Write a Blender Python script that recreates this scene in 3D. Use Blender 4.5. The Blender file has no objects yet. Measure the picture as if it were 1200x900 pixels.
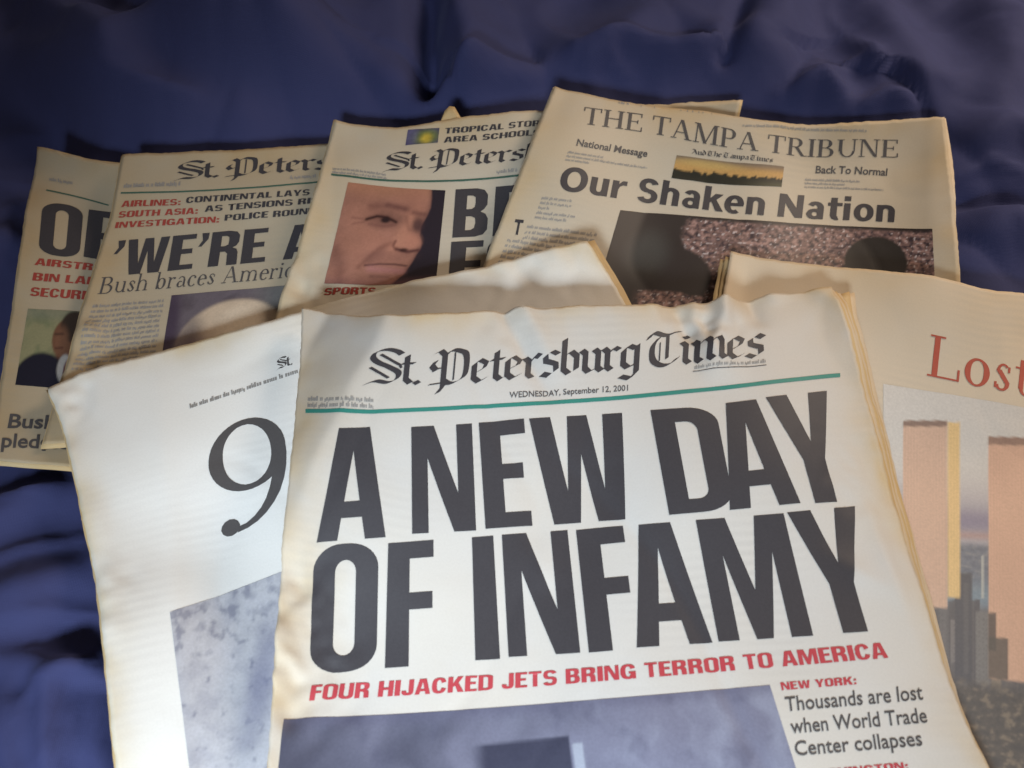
import bpy, bmesh, math, random
import numpy as np
from mathutils import Vector
from mathutils.geometry import tessellate_polygon

random.seed(4)
RNG = np.random.default_rng(11)
scene = bpy.context.scene
COL = scene.collection

# ------------------------------------------------------------------ camera, light, exposure
CAM_H = 0.48
PITCH = math.radians(57.0)
FPX = 1040.0                      # focal length in pixels of a 1200 px wide picture
cam_data = bpy.data.cameras.new("camera")
cam = bpy.data.objects.new("camera", cam_data)
COL.objects.link(cam)
cam.location = (0, 0, CAM_H)
cam.rotation_euler = (math.pi / 2 - PITCH, 0, 0)
cam_data.sensor_width = 36
cam_data.lens = 36 * FPX / 1200
cam_data.clip_start = 0.01
cam_data.clip_end = 50
cam_data.dof.use_dof = True
cam_data.dof.focus_distance = 0.55
cam_data.dof.aperture_fstop = 8.5
scene.camera = cam

world = bpy.data.worlds.new("World")
scene.world = world
world.use_nodes = True
bg = world.node_tree.nodes["Background"]
bg.inputs[0].default_value = (1.0, 0.78, 0.62, 1)
bg.inputs[1].default_value = 0.105


def area_light(name, loc, target, size, size_y, energy, color, spread=180):
    d = bpy.data.lights.new(name, 'AREA')
    d.shape = 'RECTANGLE'
    d.size = size
    d.size_y = size_y
    d.energy = energy
    d.color = color
    d.spread = math.radians(spread)
    o = bpy.data.objects.new(name, d)
    o.location = loc
    v = Vector(target) - Vector(loc)
    o.rotation_euler = v.to_track_quat('-Z', 'Y').to_euler()
    COL.objects.link(o)
    return o


area_light("window_light", (-0.16, -0.98, 0.84), (-0.06, -0.03, 0.0), 0.30, 0.26, 1.90, (0.80, 0.91, 1.0), 37)
area_light("room_light", (0.95, 0.95, 0.80), (0.45, 0.42, 0.0), 0.5, 0.5, 4.6, (1.0, 0.80, 0.62), 110)

scene.view_settings.view_transform = 'Standard'
scene.view_settings.look = 'None'
scene.view_settings.exposure = 0.0
scene.view_settings.gamma = 1.0

# ------------------------------------------------------------------ projection helpers
SN, CS = math.sin(PITCH), math.cos(PITCH)


def ray_xy(px, py, z):
    """point of the place seen at a picture position, at height z"""
    px = np.asarray(px, float)
    py = np.asarray(py, float)
    u = (px - 600) / FPX
    v = (450 - py) / FPX
    d = (CAM_H - z) / (SN - v * CS)
    return d * u, d * (CS + v * SN)


def project(x, y, z):
    dz = z - CAM_H
    f = y * CS - dz * SN
    up = y * SN + dz * CS
    return 600 + FPX * x / f, 450 - FPX * up / f


# ------------------------------------------------------------------ numpy noise
_perm = np.random.default_rng(5).permutation(256)
_perm = np.concatenate([_perm, _perm])
_ang = np.random.default_rng(6).random(256) * 2 * np.pi
_gx, _gy = np.cos(_ang), np.sin(_ang)


def perlin(x, y, seed=0):
    x = np.asarray(x, float) + seed * 17.31
    y = np.asarray(y, float) + seed * 9.77
    xi = np.floor(x).astype(int)
    yi = np.floor(y).astype(int)
    xf = x - xi
    yf = y - yi

    def g(i, j, dx, dy):
        h = _perm[(_perm[i & 255] + j) & 255]
        return _gx[h] * dx + _gy[h] * dy
    fu = xf * xf * xf * (xf * (xf * 6 - 15) + 10)
    fv = yf * yf * yf * (yf * (yf * 6 - 15) + 10)
    a = g(xi, yi, xf, yf)
    b = g(xi + 1, yi, xf - 1, yf)
    c = g(xi, yi + 1, xf, yf - 1)
    d = g(xi + 1, yi + 1, xf - 1, yf - 1)
    return (a + fu * (b - a)) + fv * ((c + fu * (d - c)) - (a + fu * (b - a)))


def fbm(x, y, seed=0, octv=3):
    s = 0
    a = 1.0
    for k in range(octv):
        s = s + a * perlin(x * 2 ** k, y * 2 ** k, seed + k)
        a *= 0.5
    return s


def smooth01(x, a, b):
    t = np.clip((x - a) / (b - a), 0, 1)
    return t * t * (3 - 2 * t)


def seg_dist(X, Y, p0, p1):
    """distance to a segment, parameter along it, signed side distance"""
    x0, y0 = p0
    x1, y1 = p1
    dx, dy = x1 - x0, y1 - y0
    L = math.hypot(dx, dy) + 1e-9
    t = ((X - x0) * dx + (Y - y0) * dy) / L ** 2
    side = ((X - x0) * dy - (Y - y0) * dx) / L      # positive to the right of p0->p1
    tc = np.clip(t, 0, 1)
    d = np.hypot(X - (x0 + tc * dx), Y - (y0 + tc * dy))
    return d, t, side


def pxw(p, z=0.0):
    x, y = ray_xy(p[0], p[1], z)
    return (float(x), float(y))


# ------------------------------------------------------------------ the bed sheet's relief
# ridges of cloth: polyline of picture positions, height, width, sharpness
BED_FOLDS = [
    ([(-40, 60), (90, 95), (190, 125), (275, 150)], 0.034, 0.034),
    ([(30, -40), (130, 20), (230, 78), (300, 98)], 0.042, 0.032),
    ([(180, -60), (240, -10), (330, 30), (380, 60)], 0.048, 0.036),
    ([(350, -60), (352, 20), (330, 90)], 0.030, 0.038),
    ([(440, -60), (440, 40), (420, 120)], 0.022, 0.040),
    ([(500, -60), (540, 40), (520, 110)], 0.040, 0.040),
    ([(480, 132), (560, 112), (640, 104)], 0.016, 0.012),
    ([(690, 92), (745, 84), (840, 96)], 0.020, 0.014),
    ([(815, 100), (850, 70), (845, 20)], 0.016, 0.022),
    ([(930, 122), (955, 108), (985, 122)], 0.020, 0.012),
    ([(1000, 134), (1024, 124), (1060, 134)], 0.014, 0.010),
    ([(640, 30), (700, 10), (800, -20)], 0.030, 0.05),
    ([(910, -60), (900, 20), (930, 90)], 0.030, 0.045),
    ([(1050, -40), (1080, 40), (1040, 110)], 0.028, 0.045),
    ([(980, 60), (1040, 35)], 0.007, 0.008),
    ([(960, 34), (1020, 14)], 0.006, 0.008),
    ([(1180, -40), (1190, 60), (1150, 150)], 0.030, 0.040),
    ([(1135, 195), (1180, 170), (1240, 175)], 0.026, 0.026),
    ([(1140, 300), (1165, 275), (1230, 290)], 0.030, 0.030),
    ([(-60, 300), (-10, 285), (25, 300)], 0.016, 0.020),
    ([(-60, 640), (10, 590), (60, 560), (90, 552)], 0.016, 0.016),
    ([(-60, 740), (20, 690), (110, 640)], 0.024, 0.020),
    ([(-60, 760), (40, 768), (110, 790)], 0.012, 0.012),
    ([(30, 960), (36, 860), (50, 790), (90, 765)], 0.024, 0.012),
    ([(100, 960), (88, 880), (95, 810)], 0.014, 0.012),
    ([(-20, 960), (-14, 860), (0, 800)], 0.018, 0.012),
    ([(-30, 585), (30, 562), (80, 548)], 0.006, 0.004),
    ([(-30, 668), (40, 628), (108, 606)], 0.006, 0.005),
    ([(0, 720), (60, 700), (118, 708)], 0.005, 0.004),
    ([(60, 900), (66, 840), (82, 800)], 0.006, 0.004),
    ([(8, 880), (14, 820), (40, 785)], 0.006, 0.004),
    ([(110, 800), (80, 770), (20, 752)], 0.005, 0.004),
    ([(1135, 215), (1165, 205), (1215, 212)], 0.005, 0.004),
    ([(60, 100), (150, 122), (240, 138)], 0.006, 0.006),
    ([(520, 126), (600, 118), (640, 112)], 0.006, 0.004),
    ([(700, 102), (730, 96), (760, 106)], 0.006, 0.004),
]
BED_DENTS = [
    ([(482, -60), (486, 30), (492, 120)], 0.034, 0.014),
    ([(868, -40), (868, 30), (850, 90)], 0.018, 0.010),
    ([(1118, 238), (1160, 242), (1230, 238)], 0.018, 0.012),
    ([(20, 190), (40, 120), (0, 70)], 0.03, 0.03),
]


def bed_height(X, Y):
    back = smooth01(Y, 0.57, 1.05)
    h = 0.16 * back
    wx = X + 0.03 * perlin(X * 6, Y * 6, 3)
    wy = Y + 0.03 * perlin(X * 6, Y * 6, 4)
    for lst, sgn in ((BED_FOLDS, 1), (BED_DENTS, -1)):
        for pts, amp, w in lst:
            if pts[0][1] < 150:
                amp = amp * 1.25
            if pts[0][1] > 600:
                amp = amp * 0.75
                w = w * 0.9
            z0 = 0.02
            P = [pxw(p, z0 + (0.05 if p[1] < 60 else 0)) for p in pts]
            best = None
            for i in range(len(P) - 1):
                d, t, s = seg_dist(wx, wy, P[i], P[i + 1])
                tt = (np.clip(t, 0, 1) + i) / (len(P) - 1)
                if best is None:
                    best, bt = d, tt
                else:
                    m = d < best
                    best = np.where(m, d, best)
                    bt = np.where(m, tt, bt)
            tap = 0.35 + 0.65 * np.sin(np.clip(bt, 0.02, 0.98) * np.pi) ** 0.5
            h = h + sgn * amp * tap / (1 + (best / w) ** 2) ** 1.4
    # softer rumples everywhere, calmer under the papers
    calm = 1 - 0.6 * smooth01(X, -0.36, -0.22) * (1 - smooth01(X, 0.28, 0.42)) * (1 - smooth01(Y, 0.5, 0.62))
    r = np.abs(fbm(wx * 7 + 3, wy * 5, 8, 2))
    h = h + calm * (0.016 * (0.5 - r) + 0.006 * fbm(X * 16, Y * 12, 12, 2))
    cr = np.abs(perlin(X * 17 + 0.5 * perlin(X * 8, Y * 8, 2), Y * 11, 20))
    h = h + calm * 0.0024 * np.exp(-(cr / 0.16) ** 2) * (0.5 + smooth01(perlin(X * 5, Y * 5, 31), -0.2, 0.4))
    return h


# ------------------------------------------------------------------ stacked height maps (2 mm cells)
CELL = 0.002
GX0, GX1, GY0, GY1 = -0.62, 0.72, -0.10, 0.80
NX = int((GX1 - GX0) / CELL) + 1
NY = int((GY1 - GY0) / CELL) + 1
gx = GX0 + CELL * np.arange(NX)
gy = GY0 + CELL * np.arange(NY)
XX, YY = np.meshgrid(gx, gy)
H = bed_height(XX, YY)


def box(a, r, axis):
    p = np.pad(a, [(r + 1, r) if i == axis else (0, 0) for i in range(2)], mode='edge')
    c = np.cumsum(p, axis=axis)
    n = a.shape[axis]
    if axis == 0:
        return (c[2 * r + 1:2 * r + 1 + n] - c[:n]) / (2 * r + 1)
    return (c[:, 2 * r + 1:2 * r + 1 + n] - c[:, :n]) / (2 * r + 1)


def blur(a, r, n=2):
    for _ in range(n):
        a = box(box(a, r, 0), r, 1)
    return a


def dilate(a, r):
    for axis in (0, 1):
        step = 1
        cur = a
        # doubling max filter
        reach = 0
        while reach < r:
            s = min(max(1, reach + 1 if reach else 1), r - reach)
            if axis == 0:
                p = np.pad(cur, ((s, s), (0, 0)), mode='edge')
                cur = np.maximum(np.maximum(p[:-2 * s], p[2 * s:]), cur)
            else:
                p = np.pad(cur, ((0, 0), (s, s)), mode='edge')
                cur = np.maximum(np.maximum(p[:, :-2 * s], p[:, 2 * s:]), cur)
            reach += s
        a = cur
    return a


def sample(zm, x, y):
    fx = np.clip((np.asarray(x, float) - GX0) / CELL, 0, NX - 1.001)
    fy = np.clip((np.asarray(y, float) - GY0) / CELL, 0, NY - 1.001)
    i = fx.astype(int)
    j = fy.astype(int)
    a = fx - i
    b = fy - j
    return ((zm[j, i] * (1 - a) + zm[j, i + 1] * a) * (1 - b) + (zm[j + 1, i] * (1 - a) + zm[j + 1, i + 1] * a) * b)


def inside_poly(px, py):
    """even-odd fill of a polygon on the grid"""
    m = np.zeros((NY, NX), bool)
    n = len(px)
    for k in range(n):
        x0, y0, x1, y1 = px[k], py[k], px[(k + 1) % n], py[(k + 1) % n]
        if y0 == y1:
            continue
        lo, hi = min(y0, y1), max(y0, y1)
        rows = np.where((gy >= lo) & (gy < hi))[0]
        if len(rows) == 0:
            continue
        xc = x0 + (gy[rows] - y0) / (y1 - y0) * (x1 - x0)
        m[rows] ^= gx[None, :] > xc[:, None]
    return m


def catmull(pts, per=8):
    P = [np.array(p, float) for p in pts]
    if len(P) == 2:
        t = np.linspace(0, 1, per + 1)[:, None]
        return P[0] * (1 - t) + P[1] * t
    P = [2 * P[0] - P[1]] + P + [2 * P[-1] - P[-2]]
    out = []
    for i in range(1, len(P) - 2):
        for k in range(per):
            t = k / per
            a, b, c, d = P[i - 1], P[i], P[i + 1], P[i + 2]
            out.append(0.5 * ((2 * b) + (c - a) * t + (2 * a - 5 * b + 4 * c - d) * t * t + (3 * b - a - 3 * c + d) * t ** 3))
    out.append(P[-2])
    return np.array(out)


class Curve:
    def __init__(self, xy):
        self.xy = xy
        d = np.hypot(*np.diff(xy, axis=0).T)
        self.u = np.concatenate([[0], np.cumsum(d)])
        self.len = self.u[-1]
        self.u = self.u / self.len

    def __call__(self, t):
        tc = np.clip(t, 0, 1)
        x = np.interp(tc, self.u, self.xy[:, 0])
        y = np.interp(tc, self.u, self.xy[:, 1])
        s0 = (self.xy[3] - self.xy[0]) / self.u[3]
        s1 = (self.xy[-1] - self.xy[-4]) / (1 - self.u[-4])
        ov = t - tc
        x = x + np.where(ov < 0, ov * s0[0], ov * s1[0])
        y = y + np.where(ov < 0, ov * s0[1], ov * s1[1])
        return x, y


class Page:
    """A folded newspaper lying on whatever is below it."""

    def __init__(self, top, left, right=None, gap=0.005, ridges=(), facets=(), wave=0.0010, seed=0, drape=8, flutter=0.0013, crumple=(), crinkle=0.0008):
        global H
        z = blur(dilate(H, 2 * drape), drape, 2) + gap
        z = np.maximum(z, H + gap * 0.9)
        for (p0, p1, w, amp) in ridges:
            a, b = pxw(p0, 0.03), pxw(p1, 0.03)
            wob = 0.0022 * perlin(XX * 60, YY * 60, seed + 5)
            d, t, s = seg_dist(XX, YY, a, b)
            z = z + amp * np.exp(-np.sqrt((d + wob) ** 2 + 0.0005 ** 2) / w) * np.sin(np.clip(t * 0.84 + 0.08, 0.0, 1) * np.pi)
        for (p0, p1, amp, wl, wr) in facets:
            # paper stands up along the line: a steep face on its left (seen from p0 to p1), a long slope on its right
            a, b = pxw(p0, 0.03), pxw(p1, 0.03)
            wob = 0.004 * perlin(XX * 30, YY * 30, seed + 9)
            d, t, sd = seg_dist(XX, YY, a, b)
            sd = sd + wob
            f = np.where(sd < 0, np.clip(1 + sd / wl, 0, 1), np.exp(-(sd / wr) ** 2))
            z = z + amp * f * smooth01(t, -0.35, 0.25) * (1 - smooth01(t, 1.0, 1.4))
        for (c, r, amp) in crumple:
            cx, cy = pxw(c, 0.03)
            m = np.exp(-((XX - cx) ** 2 + (YY - cy) ** 2) / r ** 2)
            q = np.abs(perlin(XX * 75, YY * 55, seed + 3)) + 0.5 * np.abs(perlin(XX * 150, YY * 120, seed + 4))
            z = z - m * amp * q
        for q, (fr, am) in enumerate(((7.0, 1.0), (13.0, 0.6))):
            c1 = np.abs(perlin(XX * fr + seed * 3.3, YY * fr * 0.8, seed + 60 + q))
            mk = smooth01(perlin(XX * 5, YY * 5, seed + 64 + q), -0.05, 0.25)
            z = z - crinkle * am * np.exp(-c1 / 0.035) * mk
        z = z + wave * fbm(XX * 11, YY * 11, seed, 2)
        z = np.maximum(z, H + gap * 0.8)
        z = blur(z, 1, 1)
        self.z = z
        self.seed = seed
        self.flutter = flutter

        zb = blur(z, 5, 2)

        def back(pts):
            pts = catmull(pts)
            zz = np.full(len(pts), 0.02)
            for _ in range(14):
                x, y = ray_xy(pts[:, 0], pts[:, 1], zz)
                zz = 0.5 * zz + 0.5 * sample(zb, x, y)
            x, y = ray_xy(pts[:, 0], pts[:, 1], zz)
            p = np.stack([x, y], 1)
            c = Curve(p)
            q = np.linspace(0, 1, 90)
            p = np.stack(c(q), 1)
            for _ in range(6):
                p[1:-1] = 0.25 * p[:-2] + 0.5 * p[1:-1] + 0.25 * p[2:]
            return p
        T = back(top)
        L = back(left)
        L = L + (T[0] - L[0])
        if right is None:
            R = T[-1] + (L - L[0])
        else:
            R = back(right)
            R = R + (T[-1] - R[0])
        self.T, self.L, self.R = Curve(T), Curve(L), Curve(R)
        self.BL, self.BR = L[-1], R[-1]
        self.TL, self.TR = T[0], T[-1]
        self.W = self.T.len
        self.Hh = self.L.len
        self.rv = (self.TR - self.TL) / np.linalg.norm(self.TR - self.TL)
        self.uv = np.array([-self.rv[1], self.rv[0]])
        # outline for stacking
        n = 60
        q = np.linspace(0, 1, n)
        ox, oy = [], []
        for s, t in ((q, 0 * q), (0 * q + 1, q), (q[::-1], 0 * q + 1), (0 * q, q[::-1])):
            x, y = self.xy(s, t)
            ox += list(x)
            oy += list(y)
        m = inside_poly(ox, oy)
        self.mask = m
        H = np.where(m, np.maximum(H, z + 0.0006), H)
        # coarse lookup for inversion
        g = np.linspace(0, 1, 61)
        S, Tt = np.meshgrid(g, g)
        x, y = self.xy(S.ravel(), Tt.ravel())
        zz = sample(z, x, y)
        self.lp = np.stack(project(x, y, zz), 1)
        self.ls = np.stack([S.ravel(), Tt.ravel()], 1)

    def xy(self, s, t):
        """s across, t from the top edge down"""
        s = np.asarray(s, float)
        t = np.asarray(t, float)
        tx, ty = self.T(s)
        lx, ly = self.L(t)
        rx, ry = self.R(t)
        bx = self.BL[0] * (1 - s) + self.BR[0] * s
        by = self.BL[1] * (1 - s) + self.BR[1] * s
        X = (1 - t) * tx + t * bx + (1 - s) * lx + s * rx - ((1 - s) * (1 - t) * self.TL[0] + s * (1 - t) * self.TR[0] + (1 - s) * t * self.BL[0] + s * t * self.BR[0])
        Y = (1 - t) * ty + t * by + (1 - s) * ly + s * ry - ((1 - s) * (1 - t) * self.TL[1] + s * (1 - t) * self.TR[1] + (1 - s) * t * self.BL[1] + s * t * self.BR[1])
        return X, Y

    def edge_lift(self, s, t, x, y):
        """free edges of the paper wander up and down a little"""
        q = np.minimum(np.minimum(s * self.W, (1 - s) * self.W), np.minimum(t, 1 - t) * self.Hh)
        return self.flutter * np.exp(-np.maximum(q, 0) / 0.014) * fbm(x * 30, y * 30, self.seed + 50, 2)

    def surf(self, s, t, off=0.0):
        x, y = self.xy(s, t)
        return np.stack([x, y, sample(self.z, x, y) + self.edge_lift(s, t, x, y) + off], -1)

    def find(self, px, py):
        """page position seen at a picture position"""
        P = np.stack([px, py], 1)
        out = np.empty_like(P)
        for i0 in range(0, len(P), 800):
            q = P[i0:i0 + 800]
            d = ((q[:, None, :] - self.lp[None]) ** 2).sum(-1)
            out[i0:i0 + 800] = self.ls[d.argmin(1)]
        s, t = out[:, 0], out[:, 1]

        def f(s, t):
            x, y = self.xy(s, t)
            return project(x, y, sample(self.zs, x, y))
        e = 2e-3
        for _ in range(10):
            a, b = f(s, t)
            a1, b1 = f(s + e, t)
            a2, b2 = f(s, t + e)
            J11, J21, J12, J22 = (a1 - a) / e, (b1 - b) / e, (a2 - a) / e, (b2 - b) / e
            det = J11 * J22 - J12 * J21
            ra, rb = px - a, py - b
            ds = (J22 * ra - J12 * rb) / det
            dt = (-J21 * ra + J11 * rb) / det
            s = np.clip(s + np.clip(ds, -.05, .05), -0.3, 1.3)
            t = np.clip(t + np.clip(dt, -.05, .05), -0.3, 1.3)
        a, b = f(s, t)
        bad = np.hypot(px - a, py - b) > 1.5
        return np.where(bad, -1.0, s), np.where(bad, -1.0, t)

    @property
    def zs(self):
        if not hasattr(self, '_zs'):
            self._zs = blur(self.z, 5, 2)
        return self._zs


# ------------------------------------------------------------------ materials
def mat_base(name):
    m = bpy.data.materials.new(name)
    m.use_nodes = True
    nt = m.node_tree
    b = nt.nodes["Principled BSDF"]
    return m, nt, b


def N(nt, typ, **kw):
    n = nt.nodes.new(typ)
    for k, v in kw.items():
        setattr(n, k, v)
    return n


def math_node(nt, op, a, b=None, clamp=False):
    n = N(nt, 'ShaderNodeMath', operation=op, use_clamp=clamp)
    for i, v in enumerate((a, b)):
        if v is None:
            continue
        if isinstance(v, (int, float)):
            n.inputs[i].default_value = v
        else:
            nt.links.new(v, n.inputs[i])
    return n.outputs[0]


def mix_col(nt, fac, a, b, blend='MIX'):
    n = N(nt, 'ShaderNodeMix', data_type='RGBA', blend_type=blend)
    for i, v in ((0, fac), (6, a), (7, b)):
        if isinstance(v, (int, float)):
            n.inputs[i].default_value = v
        elif isinstance(v, tuple):
            n.inputs[i].default_value = (*v, 1)
        else:
            nt.links.new(v, n.inputs[i])
    return n.outputs[2]


def paper_material(name, clean, aged, edge_w=0.02, left_w=0.03, mottle=0.5):
    """newsprint: yellowed towards its edges, fibres and faint show-through of the next page"""
    m, nt, b = mat_base(name)
    uv = N(nt, 'ShaderNodeUVMap')
    uv.uv_map = 'page'
    sep = N(nt, 'ShaderNodeSeparateXYZ')
    nt.links.new(uv.outputs[0], sep.inputs[0])
    u, v = sep.outputs[0], sep.outputs[1]          # metres from the left and top edges
    at = N(nt, 'ShaderNodeUVMap')
    at.uv_map = 'page_far'
    sep2 = N(nt, 'ShaderNodeSeparateXYZ')
    nt.links.new(at.outputs[0], sep2.inputs[0])
    ur, vb = sep2.outputs[0], sep2.outputs[1]      # metres from the right and bottom edges
    nz = N(nt, 'ShaderNodeTexNoise')
    nz.inputs['Scale'].default_value = 28
    nz.inputs['Detail'].default_value = 4
    nt.links.new(uv.outputs[0], nz.inputs['Vector'])
    wob = math_node(nt, 'MULTIPLY', math_node(nt, 'SUBTRACT', nz.outputs[0], 0.5), 0.020)

    def edge(d, w):
        q = math_node(nt, 'DIVIDE', math_node(nt, 'ADD', d, wob), -w)
        return math_node(nt, 'EXPONENT', q, None)
    e = math_node(nt, 'MAXIMUM', math_node(nt, 'MAXIMUM', edge(u, left_w), edge(ur, edge_w)),
                  math_node(nt, 'MAXIMUM', edge(v, edge_w), edge(vb, edge_w)), clamp=True)
    na = N(nt, 'ShaderNodeTexNoise')
    na.inputs['Scale'].default_value = 17
    na.inputs['Detail'].default_value = 3
    nt.links.new(uv.outputs[0], na.inputs['Vector'])
    ra = N(nt, 'ShaderNodeMapRange')
    ra.inputs[1].default_value = 0.3
    ra.inputs[2].default_value = 0.68
    ra.inputs[3].default_value = 0.0
    ra.inputs[4].default_value = 1.3
    nt.links.new(na.outputs[0], ra.inputs[0])
    e = math_node(nt, 'MULTIPLY', e, ra.outputs[0], clamp=True)
    col = mix_col(nt, e, clean, aged)
    n2 = N(nt, 'ShaderNodeTexNoise')
    n2.inputs['Scale'].default_value = 14
    n2.inputs['Detail'].default_value = 5
    nt.links.new(uv.outputs[0], n2.inputs['Vector'])
    r2 = N(nt, 'ShaderNodeMapRange')
    r2.inputs[1].default_value = 0.35
    r2.inputs[2].default_value = 0.72
    r2.inputs[4].default_value = mottle
    nt.links.new(n2.outputs[0], r2.inputs[0])
    col = mix_col(nt, r2.outputs[0], col, tuple(0.5 * c + 0.5 * a for c, a in zip(clean, aged)))
    # show-through of the text behind: faint lines broken up by noise
    wv = N(nt, 'ShaderNodeTexWave', wave_type='BANDS', bands_direction='Y')
    wv.inputs['Scale'].default_value = 62
    wv.inputs['Distortion'].default_value = 0.6
    nt.links.new(uv.outputs[0], wv.inputs['Vector'])
    n3 = N(nt, 'ShaderNodeTexNoise')
    n3.inputs['Scale'].default_value = 9
    nt.links.new(uv.outputs[0], n3.inputs['Vector'])
    f3 = N(nt, 'ShaderNodeMapRange')
    f3.inputs[1].default_value = 0.48
    f3.inputs[2].default_value = 0.7
    f3.inputs[4].default_value = 0.15
    nt.links.new(n3.outputs[0], f3.inputs[0])
    fac = math_node(nt, 'MULTIPLY', wv.outputs[0], f3.outputs[0])
    col = mix_col(nt, fac, col, (0.30, 0.29, 0.28))
    # fibres
    n4 = N(nt, 'ShaderNodeTexNoise')
    n4.inputs['Scale'].default_value = 900
    n4.inputs['Detail'].default_value = 3
    nt.links.new(uv.outputs[0], n4.inputs['Vector'])
    f4 = N(nt, 'ShaderNodeMapRange')
    f4.inputs[3].default_value = 0.93
    f4.inputs[4].default_value = 1.06
    nt.links.new(n4.outputs[0], f4.inputs[0])
    cc = N(nt, 'ShaderNodeCombineColor')
    for i in range(3):
        nt.links.new(f4.outputs[0], cc.inputs[i])
    col = mix_col(nt, 1.0, col, cc.outputs[0], 'MULTIPLY')
    nt.links.new(col, b.inputs['Base Color'])
    b.inputs['Roughness'].default_value = 0.62
    b.inputs['Specular IOR Level'].default_value = 0.28
    bp = N(nt, 'ShaderNodeBump')
    bp.inputs['Strength'].default_value = 0.28
    bp.inputs['Distance'].default_value = 0.0012
    n5 = N(nt, 'ShaderNodeTexNoise')
    n5.inputs['Scale'].default_value = 38
    n5.inputs['Detail'].default_value = 4
    n5.inputs['Distortion'].default_value = 0.0
    nt.links.new(uv.outputs[0], n5.inputs['Vector'])
    nt.links.new(n5.outputs[0], bp.inputs['Height'])
    nt.links.new(bp.outputs[0], b.inputs['Normal'])
    return m


def ink_material(name, color, rough=0.55, spec=0.3, var=0.10):
    """printing ink on rough newsprint, unevenly taken up"""
    m, nt, b = mat_base(name)
    tc = N(nt, 'ShaderNodeTexCoord')
    nz = N(nt, 'ShaderNodeTexNoise')
    nz.inputs['Scale'].default_value = 900
    nz.inputs['Detail'].default_value = 4
    nt.links.new(tc.outputs['Object'], nz.inputs['Vector'])
    mr = N(nt, 'ShaderNodeMapRange')
    mr.inputs[1].default_value = 0.35
    mr.inputs[2].default_value = 0.75
    mr.inputs[4].default_value = var
    nt.links.new(nz.outputs[0], mr.inputs[0])
    light = tuple(min(1, c * 1.6 + 0.05) for c in color)
    nt.links.new(mix_col(nt, mr.outputs[0], color, light), b.inputs['Base Color'])
    b.inputs['Roughness'].default_value = rough
    b.inputs['Specular IOR Level'].default_value = spec
    return m


def photo_material(name):
    m, nt, b = mat_base(name)
    a = N(nt, 'ShaderNodeVertexColor')
    a.layer_name = 'print'
    tc = N(nt, 'ShaderNodeTexCoord')
    nz = N(nt, 'ShaderNodeTexNoise')
    nz.inputs['Scale'].default_value = 700
    nz.inputs['Detail'].default_value = 2
    nt.links.new(tc.outputs['Object'], nz.inputs['Vector'])
    mr = N(nt, 'ShaderNodeMapRange')
    mr.inputs[3].default_value = 0.86
    mr.inputs[4].default_value = 1.14
    nt.links.new(nz.outputs[0], mr.inputs[0])
    cc = N(nt, 'ShaderNodeCombineColor')
    for i in range(3):
        nt.links.new(mr.outputs[0], cc.inputs[i])
    nt.links.new(mix_col(nt, 1.0, a.outputs[0], cc.outputs[0], 'MULTIPLY'), b.inputs['Base Color'])
    b.inputs['Roughness'].default_value = 0.5
    b.inputs['Specular IOR Level'].default_value = 0.3
    return m


def cloth_material():
    m, nt, b = mat_base("navy_cotton")
    tc = N(nt, 'ShaderNodeTexCoord')
    n1 = N(nt, 'ShaderNodeTexNoise')
    n1.inputs['Scale'].default_value = 5
    n1.inputs['Detail'].default_value = 5
    nt.links.new(tc.outputs['Object'], n1.inputs['Vector'])
    col = mix_col(nt, n1.outputs[0], (0.034, 0.041, 0.118), (0.056, 0.064, 0.168))
    nt.links.new(col, b.inputs['Base Color'])
    b.inputs['Roughness'].default_value = 0.75
    b.inputs['Specular IOR Level'].default_value = 0.12
    b.inputs['Sheen Weight'].default_value = 0.08
    b.inputs['Sheen Roughness'].default_value = 0.4
    b.inputs['Sheen Tint'].default_value = (0.45, 0.5, 0.9, 1)
    # woven threads and small puckers
    w1 = N(nt, 'ShaderNodeTexWave', wave_type='BANDS', bands_direction='X')
    w1.inputs['Scale'].default_value = 420
    w2 = N(nt, 'ShaderNodeTexWave', wave_type='BANDS', bands_direction='Y')
    w2.inputs['Scale'].default_value = 420
    for w in (w1, w2):
        w.inputs['Distortion'].default_value = 1.0
        nt.links.new(tc.outputs['Object'], w.inputs['Vector'])
    s = math_node(nt, 'ADD', w1.outputs[0], w2.outputs[0])
    n2 = N(nt, 'ShaderNodeTexNoise')
    n2.inputs['Scale'].default_value = 26
    n2.inputs['Detail'].default_value = 4
    n2.inputs['Distortion'].default_value = 0.0
    nt.links.new(tc.outputs['Object'], n2.inputs['Vector'])
    b1 = N(nt, 'ShaderNodeBump')
    b1.inputs['Strength'].default_value = 0.35
    b1.inputs['Distance'].default_value = 0.004
    nt.links.new(n2.outputs[0], b1.inputs['Height'])
    b2 = N(nt, 'ShaderNodeBump')
    b2.inputs['Strength'].default_value = 0.25
    b2.inputs['Distance'].default_value = 0.0003
    nt.links.new(s, b2.inputs['Height'])
    nt.links.new(b1.outputs[0], b2.inputs['Normal'])
    nt.links.new(b2.outputs[0], b.inputs['Normal'])
    return m


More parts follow.
